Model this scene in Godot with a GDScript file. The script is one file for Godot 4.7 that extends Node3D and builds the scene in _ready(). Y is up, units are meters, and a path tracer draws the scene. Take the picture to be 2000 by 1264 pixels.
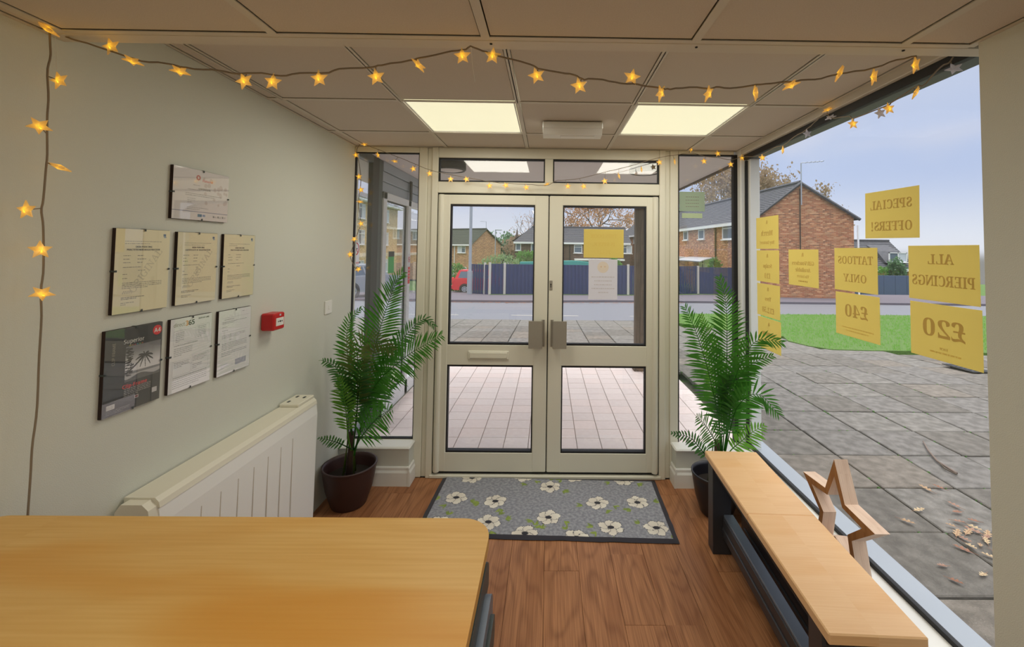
extends Node3D

# ---------------------------------------------------------------- set-up that gets tuned
const EXPOSURE := 1.0
const SKY_GAIN := 1.0
const BATTEN_ENERGY := 1.4
const PANEL_ENERGY := 0.80

var mats := {}
var taken := {}
var rng := RandomNumberGenerator.new()


func _ready() -> void:
	rng.seed = 7
	set_camera_and_light()
	make_materials()
	build_shell()
	build_front()
	build_side_window()
	build_outside_ground()
	build_porch()
	build_street()
	build_houses()
	build_trees()
	build_cars()
	build_ceiling_lights()
	build_wall_things()
	build_furniture()
	build_palms()
	build_signs()
	build_string_lights()
	build_litter()


func set_camera_and_light() -> void:
	var cam := Camera3D.new()
	cam.name = "camera"
	add_child(cam)
	var f := 844.07
	cam.projection = Camera3D.PROJECTION_FRUSTUM
	cam.near = 0.05
	cam.far = 400.0
	cam.size = cam.near * 1264.0 / f
	cam.frustum_offset = Vector2(cam.near * (1000.0 - 1079.55) / f, cam.near * (454.74 - 632.0) / f)
	cam.rotation_order = EULER_ORDER_YXZ
	cam.position = Vector3(0, 1.6507, 0)
	cam.rotation = Vector3(0.0395, -0.0091, 0.012)
	cam.current = true
	var env := Environment.new()
	env.background_mode = Environment.BG_SKY
	env.tonemap_mode = Environment.TONE_MAPPER_LINEAR
	env.tonemap_exposure = EXPOSURE
	env.sdfgi_enabled = true
	env.ssao_enabled = true
	env.ssil_enabled = true
	var pano := PanoramaSkyMaterial.new()
	pano.panorama = ImageTexture.create_from_image(sky_picture())
	var sky := Sky.new()
	sky.sky_material = pano
	env.sky = sky
	env.background_energy_multiplier = SKY_GAIN
	var we := WorldEnvironment.new()
	we.name = "overcast_sky"
	we.environment = env
	add_child(we)


# an overcast sky: pale at the horizon, blue-grey above, brighter towards the zenith, with soft banks of cloud all round
func sky_picture() -> Image:
	var w := 512
	var h := 256
	var im := Image.create(w, h, false, Image.FORMAT_RGBF)
	var n := noise(3, 1.0, 4)
	for j in h:
		var el := PI * (0.5 - (j + 0.5) / h)
		var s := sin(el)
		for i in w:
			var az := TAU * (i + 0.5) / w
			var c := Color(0.80, 0.84, 0.92).lerp(Color(0.50, 0.60, 0.84), smoothstep(0.0, 0.16, s))
			c = c.lerp(Color(0.62, 0.68, 0.83), smoothstep(0.16, 0.42, s))
			c = c.lerp(Color(4.0, 3.9, 3.75), smoothstep(0.40, 0.95, s))
			var p := Vector3(cos(az) * cos(el), s * 3.0, sin(az) * cos(el)) * 2.2
			var k := smoothstep(-0.1, 0.5, n.get_noise_3d(p.x, p.y, p.z)) * (1.0 - 0.6 * smoothstep(0.4, 1.0, s))
			c = c.lerp(Color(0.74, 0.75, 0.84), 0.55 * k)
			if s < 0.0:
				c = Color(0.30, 0.30, 0.29)
			im.set_pixel(i, j, c)
	return im


# ---------------------------------------------------------------- small helpers
func noise(seed_: int, freq: float, oct := 3) -> FastNoiseLite:
	var n := FastNoiseLite.new()
	n.seed = seed_
	n.frequency = freq
	n.noise_type = FastNoiseLite.TYPE_SIMPLEX_SMOOTH
	n.fractal_octaves = oct
	return n


func rgb8(r: float, g: float, b: float) -> Color:
	return Color(r / 255.0, g / 255.0, b / 255.0)


func mat(col: Color, rough := 0.6, metal := 0.0) -> StandardMaterial3D:
	var m := StandardMaterial3D.new()
	m.albedo_color = col
	m.roughness = rough
	m.metallic = metal
	return m


# lets light through: a sheet that glows with its own colour when lit from behind
func thin(m: StandardMaterial3D, k: float) -> void:
	var c := m.albedo_color.srgb_to_linear()
	var most := maxf(c.r, maxf(c.g, c.b))
	m.backlight_enabled = true
	m.backlight = Color(c.r / most * k, c.g / most * k, c.b / most * k).linear_to_srgb()


func thin_as(m: StandardMaterial3D, r: float, g: float, b: float) -> void:
	m.backlight_enabled = true
	m.backlight = Color(r, g, b).linear_to_srgb()


func textured(im: Image, scale: Vector2, rough := 0.6, triplanar := false) -> StandardMaterial3D:
	var m := StandardMaterial3D.new()
	m.albedo_texture = ImageTexture.create_from_image(im)
	m.roughness = rough
	m.uv1_scale = Vector3(scale.x, scale.y, scale.x)
	if triplanar:
		m.uv1_triplanar = true
		m.uv1_world_triplanar = true
	return m


func paint(w: int, h: int, fn: Callable) -> Image:
	var im := Image.create(w, h, false, Image.FORMAT_RGB8)
	for j in h:
		for i in w:
			im.set_pixel(i, j, fn.call(i, j))
	return im


func st(smooth := false) -> SurfaceTool:
	var s := SurfaceTool.new()
	s.begin(Mesh.PRIMITIVE_TRIANGLES)
	s.set_smooth_group(0 if smooth else -1)
	return s


func vert(s: SurfaceTool, p: Vector3, out: Vector3) -> void:
	var a := out.abs()
	if a.y >= a.x and a.y >= a.z:
		s.set_uv(Vector2(p.x, p.z))
	elif a.x >= a.z:
		s.set_uv(Vector2(p.z, -p.y))
	else:
		s.set_uv(Vector2(p.x, -p.y))
	s.add_vertex(p)


# a triangle or quad whose front looks along «out», whatever order its corners come in
func tri(s: SurfaceTool, a: Vector3, b: Vector3, c: Vector3, out: Vector3) -> void:
	var n := (b - a).cross(c - a)
	if n.dot(out) > 0.0:
		vert(s, a, out); vert(s, c, out); vert(s, b, out)
	else:
		vert(s, a, out); vert(s, b, out); vert(s, c, out)


func quad(s: SurfaceTool, a: Vector3, b: Vector3, c: Vector3, d: Vector3, out: Vector3) -> void:
	tri(s, a, b, c, out)
	tri(s, a, c, d, out)


# a quad with a picture laid over it: a is the picture's top left, then clockwise as seen from the front
func picture(s: SurfaceTool, a: Vector3, b: Vector3, c: Vector3, d: Vector3) -> void:
	for k in [[a, 0, 0], [b, 1, 0], [c, 1, 1], [a, 0, 0], [c, 1, 1], [d, 0, 1]]:
		s.set_uv(Vector2(k[1], k[2]))
		s.add_vertex(k[0])


# a box with its edges chamfered by b
func box(s: SurfaceTool, c: Vector3, size: Vector3, b := 0.0, xf := Transform3D.IDENTITY) -> void:
	var h := size * 0.5
	b = minf(b, minf(h.x, minf(h.y, h.z)) * 0.9)
	var p := func(sx: float, sy: float, sz: float, ax: int) -> Vector3:
		var v := Vector3(sx * (h.x - (0.0 if ax == 0 else b)), sy * (h.y - (0.0 if ax == 1 else b)), sz * (h.z - (0.0 if ax == 2 else b)))
		return xf * (c + v)
	for g in [-1.0, 1.0]:
		quad(s, p.call(g, -1, -1, 0), p.call(g, 1, -1, 0), p.call(g, 1, 1, 0), p.call(g, -1, 1, 0), xf.basis * Vector3(g, 0, 0))
		quad(s, p.call(-1, g, -1, 1), p.call(1, g, -1, 1), p.call(1, g, 1, 1), p.call(-1, g, 1, 1), xf.basis * Vector3(0, g, 0))
		quad(s, p.call(-1, -1, g, 2), p.call(1, -1, g, 2), p.call(1, 1, g, 2), p.call(-1, 1, g, 2), xf.basis * Vector3(0, 0, g))
	if b <= 0.0:
		return
	for g in [-1.0, 1.0]:
		for k in [-1.0, 1.0]:
			quad(s, p.call(g, k, -1, 0), p.call(g, k, 1, 0), p.call(g, k, 1, 1), p.call(g, k, -1, 1), xf.basis * Vector3(g, k, 0))
			quad(s, p.call(-1, g, k, 1), p.call(1, g, k, 1), p.call(1, g, k, 2), p.call(-1, g, k, 2), xf.basis * Vector3(0, g, k))
			quad(s, p.call(g, -1, k, 2), p.call(g, 1, k, 2), p.call(g, 1, k, 0), p.call(g, -1, k, 0), xf.basis * Vector3(g, 0, k))
			for q in [-1.0, 1.0]:
				tri(s, p.call(g, k, q, 0), p.call(g, k, q, 1), p.call(g, k, q, 2), xf.basis * Vector3(g, k, q))


# a box given by its low and high corners
func slab(s: SurfaceTool, lo: Vector3, hi: Vector3, b := 0.0) -> void:
	box(s, (lo + hi) * 0.5, (hi - lo).abs(), b)


# a polygon in the xy plane of xf, drawn out by depth along its z
func extrude(s: SurfaceTool, poly: PackedVector2Array, depth: float, xf := Transform3D.IDENTITY) -> void:
	var zf := Vector3(0, 0, depth)
	var ids := Geometry2D.triangulate_polygon(poly)
	for k in range(0, ids.size(), 3):
		var a := Vector3(poly[ids[k]].x, poly[ids[k]].y, 0)
		var b := Vector3(poly[ids[k + 1]].x, poly[ids[k + 1]].y, 0)
		var c := Vector3(poly[ids[k + 2]].x, poly[ids[k + 2]].y, 0)
		tri(s, xf * a, xf * b, xf * c, xf.basis * Vector3(0, 0, -depth))
		tri(s, xf * (a + zf), xf * (b + zf), xf * (c + zf), xf.basis * Vector3(0, 0, depth))
	var turn := -1.0 if Geometry2D.is_polygon_clockwise(poly) else 1.0
	for k in poly.size():
		var u := poly[k]
		var v := poly[(k + 1) % poly.size()]
		var e := (v - u) * turn
		quad(s, xf * Vector3(u.x, u.y, 0), xf * Vector3(v.x, v.y, 0), xf * Vector3(v.x, v.y, depth), xf * Vector3(u.x, u.y, depth), xf.basis * Vector3(e.y, -e.x, 0))


func tube(s: SurfaceTool, pts: Array, r0: float, r1 := -1.0, n := 6, caps := true) -> void:
	if r1 < 0.0:
		r1 = r0
	var rings := []
	var side := Vector3.ZERO
	for k in pts.size():
		var t: Vector3 = (pts[mini(k + 1, pts.size() - 1)] - pts[maxi(k - 1, 0)]).normalized()
		if side == Vector3.ZERO:
			side = t.cross(Vector3.UP if absf(t.y) < 0.9 else Vector3.RIGHT).normalized()
		side = (side - t * side.dot(t)).normalized()
		var up := t.cross(side)
		var r := lerpf(r0, r1, float(k) / maxf(1, pts.size() - 1))
		var ring := []
		for i in n:
			var a := TAU * i / n
			ring.append(pts[k] + (side * cos(a) + up * sin(a)) * r)
		rings.append(ring)
	for k in pts.size() - 1:
		for i in n:
			var j := (i + 1) % n
			var mid: Vector3 = (rings[k][i] + rings[k][j]) * 0.5 - pts[k]
			quad(s, rings[k][i], rings[k][j], rings[k + 1][j], rings[k + 1][i], mid)
	if caps and n > 2:
		for e in [0, pts.size() - 1]:
			var away: Vector3 = (pts[0] - pts[1]) if e == 0 else (pts[-1] - pts[-2])
			for i in range(1, n - 1):
				tri(s, rings[e][0], rings[e][i], rings[e][i + 1], away)


# prof: (radius, height) from one end to the other, the outside to its right
func lathe(s: SurfaceTool, prof: Array, n: int, xf := Transform3D.IDENTITY) -> void:
	for k in prof.size() - 1:
		var a: Vector2 = prof[k]
		var b: Vector2 = prof[k + 1]
		var e := b - a
		for i in n:
			var t0 := TAU * i / n
			var t1 := TAU * (i + 1) / n
			var d0 := Vector3(cos(t0), 0, sin(t0))
			var d1 := Vector3(cos(t1), 0, sin(t1))
			var out := (d0 + d1).normalized() * e.y - Vector3(0, e.x, 0)
			var p0 := xf * (d0 * a.x + Vector3(0, a.y, 0))
			var p1 := xf * (d1 * a.x + Vector3(0, a.y, 0))
			var p2 := xf * (d1 * b.x + Vector3(0, b.y, 0))
			var p3 := xf * (d0 * b.x + Vector3(0, b.y, 0))
			if a.x < 1e-6:
				tri(s, p0, p2, p3, xf.basis * out)
			elif b.x < 1e-6:
				tri(s, p0, p1, p2, xf.basis * out)
			else:
				quad(s, p0, p1, p2, p3, xf.basis * out)


func put(called: String, s: SurfaceTool, m: Material, parent: Node = null) -> MeshInstance3D:
	s.generate_normals()
	return put_mesh(called, s.commit(), m, parent)


func put_mesh(called: String, mesh: Mesh, m: Material, parent: Node = null) -> MeshInstance3D:
	var o := MeshInstance3D.new()
	o.mesh = mesh
	o.material_override = m
	if parent == null:
		o.name = numbered(called)
		add_child(o)
	else:
		o.name = sub_numbered(called, parent)
		parent.add_child(o)
	return o


func numbered(called: String) -> String:
	var n: int = taken.get(called, 0)
	taken[called] = n + 1
	return called if n == 0 else "%s_%03d" % [called, n]


func sub_numbered(called: String, parent: Node) -> String:
	var key := "#" + called
	var n: int = parent.get_meta(key.replace("#", "n_"), 0)
	parent.set_meta("n_" + called, n + 1)
	return called if n == 0 else "%s_%03d" % [called, n]


func tag(o: Node, label: String, category: String, group := "", kind := "") -> Node:
	o.set_meta("label", label)
	o.set_meta("category", category)
	if group:
		o.set_meta("group", group)
	if kind:
		o.set_meta("kind", kind)
	return o


func thing(called: String, label: String, category: String, at := Vector3.ZERO, turn := 0.0, group := "", kind := "") -> Node3D:
	var o := Node3D.new()
	o.name = numbered(called)
	add_child(o)
	o.position = at
	o.rotation.y = turn
	tag(o, label, category, group, kind)
	return o


# flat lettering; «size» is the height of a capital in metres; xf puts its middle, its reading side looks along +z of xf
func lettering(parent: Node, words: String, size: float, xf: Transform3D, m: Material, bold := false, serif := true, called := "lettering", squeeze := 1.0) -> MeshInstance3D:
	var f := SystemFont.new()
	f.font_names = PackedStringArray(["Droid Serif" if serif else "Droid Sans"])
	f.font_weight = 700 if bold else 400
	var t := TextMesh.new()
	t.font = f
	t.text = words
	t.font_size = 24
	t.pixel_size = size / (24.0 * 0.72)
	t.depth = 0.0003
	t.curve_step = 2.0
	var o := put_mesh(called, t, m, parent)
	o.transform = xf * Transform3D(Basis.from_scale(Vector3(squeeze, 1, 1)), Vector3.ZERO)
	return o


func stuff(o: Node) -> Node:
	o.set_meta("kind", "stuff")
	return o


func glass_pane(parent: Node, lo: Vector3, hi: Vector3, called := "pane") -> MeshInstance3D:
	var s := st()
	slab(s, lo, hi)
	return put(called, s, mats.glass, parent)


# ---------------------------------------------------------------- materials
func brick_picture(cols: Array, mortar: Color, sd: int, patch := 0.0) -> Image:
	# 512 x 512 for 1.8 m x 1.8 m: 8 bricks across, 24 courses
	var r := RandomNumberGenerator.new()
	r.seed = sd
	var im := Image.create(512, 512, false, Image.FORMAT_RGB8)
	im.fill(mortar)
	var n := noise(sd, 0.006, 2)
	var bw := 64
	var bh := 21.333
	for j in 24:
		for i in range(-1, 9):
			var c: Color = cols[r.randi() % cols.size()]
			c = c.lerp(cols[0], clampf(0.5 + n.get_noise_2d(i * 64, j * 21) * 1.6, 0, 1) * patch)
			c = c * r.randf_range(0.88, 1.1)
			im.fill_rect(Rect2i(i * bw + (32 if j % 2 else 0) + 2, int(j * bh) + 2, bw - 4, int(bh) - 3), c)
	return im


func wood_picture(w: int, h: int, dark: Color, light: Color, sd: int, rings: float, fine: float, blotch: float, blotch_col: Color, ring_dark := 0.26, across := false) -> Image:
	# grain runs along y
	var warp := noise(sd, 0.004, 3)
	var thread := noise(sd + 1, 0.05, 2)
	var blob := noise(sd + 2, 0.006, 3)
	return paint(w, h, func(i0: int, j0: int) -> Color:
		var i := j0 if across else i0
		var j := i0 if across else j0
		var d := warp.get_noise_2d(i * 1.2, j * 0.35) * rings
		var ring := 0.5 + 0.5 * sin((i * 0.045 + d * 9.0) * 1.6)
		ring = ring * ring * ring
		var g := thread.get_noise_2d(i * 5.0, j * 0.12) * 0.5 + 0.5
		var t := clampf(0.62 - ring * ring_dark + (g - 0.5) * fine, 0.0, 1.0)
		var c := dark.lerp(light, t)
		var b := smoothstep(0.0, 0.55, blob.get_noise_2d(i * 1.0, j * 0.3))
		return c.lerp(blotch_col, b * blotch))


func make_materials() -> void:
	mats.glass = mat(Color(0.93, 0.97, 0.96, 0.03), 0.0)
	mats.glass.transparency = BaseMaterial3D.TRANSPARENCY_ALPHA
	mats.big_glass = mats.glass.duplicate()
	mats.big_glass.metallic_specular = 0.07
	mats.wall = mat(rgb8(211, 213, 204), 0.85)
	var wn := noise(91, 0.05, 3)
	var wim := paint(256, 256, func(i: int, j: int) -> Color:
		var v := 0.5 + 0.5 * wn.get_noise_2d(i * 4.0, j * 4.0)
		return Color(v, v, v))
	mats.wall.heightmap_enabled = true
	mats.wall.heightmap_texture = ImageTexture.create_from_image(wim)
	mats.wall.heightmap_scale = 0.06
	mats.wall.uv1_triplanar = true
	mats.wall.uv1_world_triplanar = true
	mats.wall.uv1_scale = Vector3(5, 5, 5)
	mats.aluminium = mat(rgb8(225, 222, 207), 0.38)
	mats.white = mat(rgb8(232, 232, 228), 0.4)
	mats.upvc = mat(rgb8(228, 230, 230), 0.35)
	mats.gasket = mat(rgb8(22, 22, 26), 0.6)
	mats.grid = mat(rgb8(205, 197, 184), 0.5)
	var tn := noise(5, 0.35, 2)
	var tim := paint(256, 256, func(i: int, j: int) -> Color:
		var v := 0.5 + 0.5 * tn.get_noise_2d(i, j)
		return rgb8(198, 187, 174).lerp(rgb8(212, 202, 190), v))
	mats.tile_ceiling = textured(tim, Vector2(3, 3), 0.95, true)
	# floor: dark oak effect planks, three cuts of one picture
	var oak := wood_picture(512, 1024, rgb8(122, 78, 50), rgb8(196, 140, 98), 11, 1.5, 0.7, 0.3, rgb8(126, 76, 46))
	mats.planks = []
	for k in 4:
		var m := textured(oak, Vector2(1.0, 0.42), 0.42)
		m.uv1_offset = Vector3(0.27 * k, 0.31 * k, 0)
		m.metallic_specular = 0.4
		mats.planks.append(m)
	mats.joint = mat(rgb8(52, 32, 22), 0.9)
	var maple := wood_picture(512, 512, rgb8(208, 156, 80), rgb8(234, 194, 124), 23, 0.7, 0.5, 0.65, rgb8(210, 142, 52), 0.14, true)
	mats.counter = textured(maple, Vector2(0.8, 0.7), 0.42)
	mats.counter.metallic_specular = 0.35
	var beech := wood_picture(512, 512, rgb8(222, 174, 124), rgb8(243, 206, 162), 31, 0.6, 0.4, 0.45, rgb8(222, 166, 106), 0.12, true)
	mats.bench = textured(beech, Vector2(0.9, 1.3), 0.42)
	mats.bench.metallic_specular = 0.4
	var ply := wood_picture(256, 256, rgb8(128, 82, 42), rgb8(172, 122, 72), 37, 1.0, 0.7, 0.2, rgb8(120, 74, 36))
	mats.star_face = textured(ply, Vector2(4, 4), 0.7)
	var pale := wood_picture(256, 256, rgb8(196, 164, 142), rgb8(232, 210, 190), 41, 0.5, 0.8, 0.2, rgb8(206, 176, 156))
	mats.star_side = textured(pale, Vector2(5, 5), 0.75)
	mats.charcoal = mat(rgb8(52, 54, 60), 0.38)
	mats.black = mat(rgb8(20, 20, 22), 0.5)
	mats.grey_metal = mat(rgb8(112, 122, 138), 0.4, 0.3)
	mats.dark_metal = mat(rgb8(70, 78, 80), 0.45, 0.3)
	mats.brushed = mat(rgb8(158, 153, 142), 0.45, 0.35)
	mats.steel = mat(rgb8(190, 190, 188), 0.3, 0.9)
	# outside
	var cn := noise(51, 0.02, 4)
	var cn2 := noise(52, 0.25, 3)
	var conc := paint(512, 512, func(i: int, j: int) -> Color:
		var a := 0.5 + 0.5 * cn.get_noise_2d(i, j)
		var b := 0.5 + 0.5 * cn2.get_noise_2d(i, j)
		var c := rgb8(78, 75, 71).lerp(rgb8(146, 143, 138), clampf(a * 0.8 + b * 0.5 - 0.16, 0, 1))
		if b > 0.82:
			c = c.lerp(rgb8(190, 188, 180), 0.6)
		return c)
	mats.slabs = []
	for k in 5:
		var m := textured(conc, Vector2(0.8, 0.8), 0.85)
		m.albedo_color = [Color(1, 1, 1), Color(0.93, 0.92, 0.91), Color(1.0, 0.97, 0.94), Color(0.96, 0.96, 0.97), Color(0.89, 0.88, 0.87)][k]
		m.uv1_offset = Vector3(0.19 * k, 0.37 * k, 0)
		m.heightmap_enabled = true
		m.heightmap_texture = m.albedo_texture
		m.heightmap_scale = 0.12
		mats.slabs.append(m)
	mats.earth = mat(rgb8(74, 72, 58), 0.95)
	var an := noise(61, 0.4, 3)
	var asph := paint(256, 256, func(i: int, j: int) -> Color:
		var v := 0.5 + 0.5 * an.get_noise_2d(i, j)
		return rgb8(92, 94, 102).lerp(rgb8(132, 134, 144), v))
	mats.road = textured(asph, Vector2(0.5, 0.5), 0.55, true)
	mats.footway = textured(asph, Vector2(0.5, 0.5), 0.9, true)
	mats.footway.albedo_color = Color(0.92, 0.86, 0.88)
	var gn := noise(71, 0.12, 4)
	var gim := paint(512, 512, func(i: int, j: int) -> Color:
		var v := 0.5 + 0.5 * gn.get_noise_2d(i, j)
		return rgb8(54, 86, 30).lerp(rgb8(104, 138, 56), v))
	mats.grass = textured(gim, Vector2(0.35, 0.35), 0.9, true)
	mats.blade = mat(rgb8(88, 132, 44), 0.7)
	thin(mats.blade, 0.5)
	var pn := noise(81, 0.03, 3)
	var pim := paint(256, 256, func(i: int, j: int) -> Color:
		var v := 0.5 + 0.5 * pn.get_noise_2d(i, j)
		return rgb8(232, 216, 210).lerp(rgb8(242, 230, 225), v))
	mats.porch_tiles = []
	for k in 4:
		var m := textured(pim, Vector2(2, 2), 0.45)
		m.albedo_color = [Color(1, 1, 1), Color(0.985, 0.98, 0.98), Color(1, 0.985, 0.98), Color(0.97, 0.965, 0.965)][k]
		m.uv1_offset = Vector3(0.23 * k, 0.41 * k, 0)
		mats.porch_tiles.append(m)
	mats.grout = mat(rgb8(150, 136, 128), 0.9)
	mats.soffit = mat(rgb8(222, 214, 212), 0.8)
	var tw := wood_picture(128, 512, rgb8(74, 62, 52), rgb8(128, 110, 94), 45, 1.0, 1.0, 0.5, rgb8(92, 80, 70))
	mats.timber = textured(tw, Vector2(2.2, 0.8), 0.9)
	mats.brick_tan = textured(brick_picture([rgb8(190, 142, 98), rgb8(176, 124, 84), rgb8(202, 158, 112), rgb8(160, 112, 80)], rgb8(190, 176, 158), 5, 0.3), Vector2(0.55, 0.55), 0.9)
	mats.brick_red = textured(brick_picture([rgb8(172, 112, 78), rgb8(160, 100, 72), rgb8(188, 140, 102), rgb8(150, 104, 80), rgb8(196, 152, 116)], rgb8(178, 142, 118), 6, 0.4), Vector2(0.55, 0.55), 0.9)
	mats.brick_dark = textured(brick_picture([rgb8(92, 72, 62), rgb8(80, 62, 56), rgb8(108, 86, 74)], rgb8(110, 98, 90), 7, 0.3), Vector2(0.55, 0.55), 0.9)
	mats.brick_yellow = textured(brick_picture([rgb8(206, 176, 122), rgb8(194, 160, 108), rgb8(216, 188, 140)], rgb8(200, 188, 164), 8, 0.3), Vector2(0.55, 0.55), 0.9)
	var rn := noise(95, 0.05, 3)
	var rim := paint(256, 256, func(i: int, j: int) -> Color:
		var v := 0.5 + 0.5 * rn.get_noise_2d(i, j)
		return rgb8(58, 60, 68).lerp(rgb8(96, 98, 106), v))
	mats.roof_slate = textured(rim, Vector2(0.3, 0.3), 0.7, true)
	mats.roof_moss = textured(rim, Vector2(0.3, 0.3), 0.8, true)
	mats.roof_moss.albedo_color = rgb8(206, 226, 176)
	mats.pvc_white = mat(rgb8(236, 238, 240), 0.4)
	mats.window_dark = mat(rgb8(96, 112, 128), 0.08)
	mats.curtain = mat(rgb8(196, 204, 214), 0.3)
	mats.navy = mat(rgb8(34, 50, 100), 0.75)
	mats.concrete = mat(rgb8(196, 192, 184), 0.9)
	mats.galvanised = mat(rgb8(168, 176, 186), 0.45, 0.3)
	mats.bark = mat(rgb8(92, 80, 70), 0.95)
	mats.twig = mat(rgb8(120, 106, 98), 0.95)
	for k in [["leaf_rust", rgb8(176, 138, 104)], ["leaf_brown", rgb8(120, 104, 84)], ["leaf_green", rgb8(62, 96, 42)], ["leaf_dark", rgb8(40, 58, 40)], ["leaf_sage", rgb8(112, 136, 96)]]:
		var m := mat(k[1], 0.8)
		thin(m, 0.4)
		mats[k[0]] = m
	# palms
	for k in [["frond_mid", rgb8(30, 62, 16)], ["frond_dark", rgb8(16, 32, 12)], ["frond_bright", rgb8(84, 130, 44)], ["frond_olive", rgb8(46, 52, 24)]]:
		var m := mat(k[1], 0.5)
		m.metallic_specular = 0.35
		thin(m, 0.5)
		mats[k[0]] = m
	mats.cane = mat(rgb8(70, 50, 40), 0.8)
	mats.pot_brown = mat(rgb8(58, 36, 34), 0.45)
	mats.pot_black = mat(rgb8(30, 28, 34), 0.35)
	mats.soil = mat(rgb8(36, 28, 22), 1.0)
	# paper
	mats.yellow = mat(rgb8(243, 225, 134), 0.8)
	thin_as(mats.yellow, 1.0, 0.90, 0.46)
	mats.yellow_ink = mat(rgb8(216, 190, 112), 0.9)
	thin_as(mats.yellow_ink, 0.72, 0.6, 0.3)
	mats.faint_ink = mat(rgb8(238, 218, 128), 0.9)
	thin_as(mats.faint_ink, 0.84, 0.72, 0.36)
	mats.white_paper = mat(rgb8(244, 243, 245), 0.8)
	thin(mats.white_paper, 1.5)
	mats.ink = mat(rgb8(40, 40, 44), 0.7)
	mats.ink_grey = mat(rgb8(150, 144, 132), 0.8)
	mats.watermark = mat(rgb8(206, 198, 170), 0.8)
	mats.orange_print = mat(rgb8(226, 150, 50), 0.7)
	mats.ink_pale = mat(rgb8(206, 202, 198), 0.8)
	thin(mats.ink_pale, 0.8)
	mats.heater = mat(rgb8(246, 247, 246), 0.4)
	mats.heater_lid = mat(rgb8(232, 228, 212), 0.45)
	mats.red = mat(rgb8(196, 30, 34), 0.35)
	mats.red_print = mat(rgb8(222, 56, 60), 0.6)
	# string lights
	mats.cable = mat(rgb8(134, 120, 102), 0.6)
	mats.star_lit = mat(Color(0.95, 0.85, 0.62), 0.3)
	thin(mats.star_lit, 0.8)
	mats.star_lit.emission_enabled = true
	mats.star_lit.emission = Color(1.0, 0.76, 0.34)
	mats.star_lit.emission_energy_multiplier = 0.08
	mats.star_core = mat(Color(1, 0.9, 0.5), 0.4)
	mats.star_core.emission_enabled = true
	mats.star_core.emission = Color(1.0, 0.87, 0.18)
	mats.star_core.emission_energy_multiplier = 1.5
	mats.star_unlit = mat(Color(0.86, 0.86, 0.9), 0.2)
	thin(mats.star_unlit, 0.8)
	mats.panel = mat(Color(0.95, 0.94, 0.85), 0.5)
	mats.panel.emission_enabled = true
	mats.panel.emission = rgb8(240, 237, 202)
	mats.panel.emission_energy_multiplier = 0.78


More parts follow.
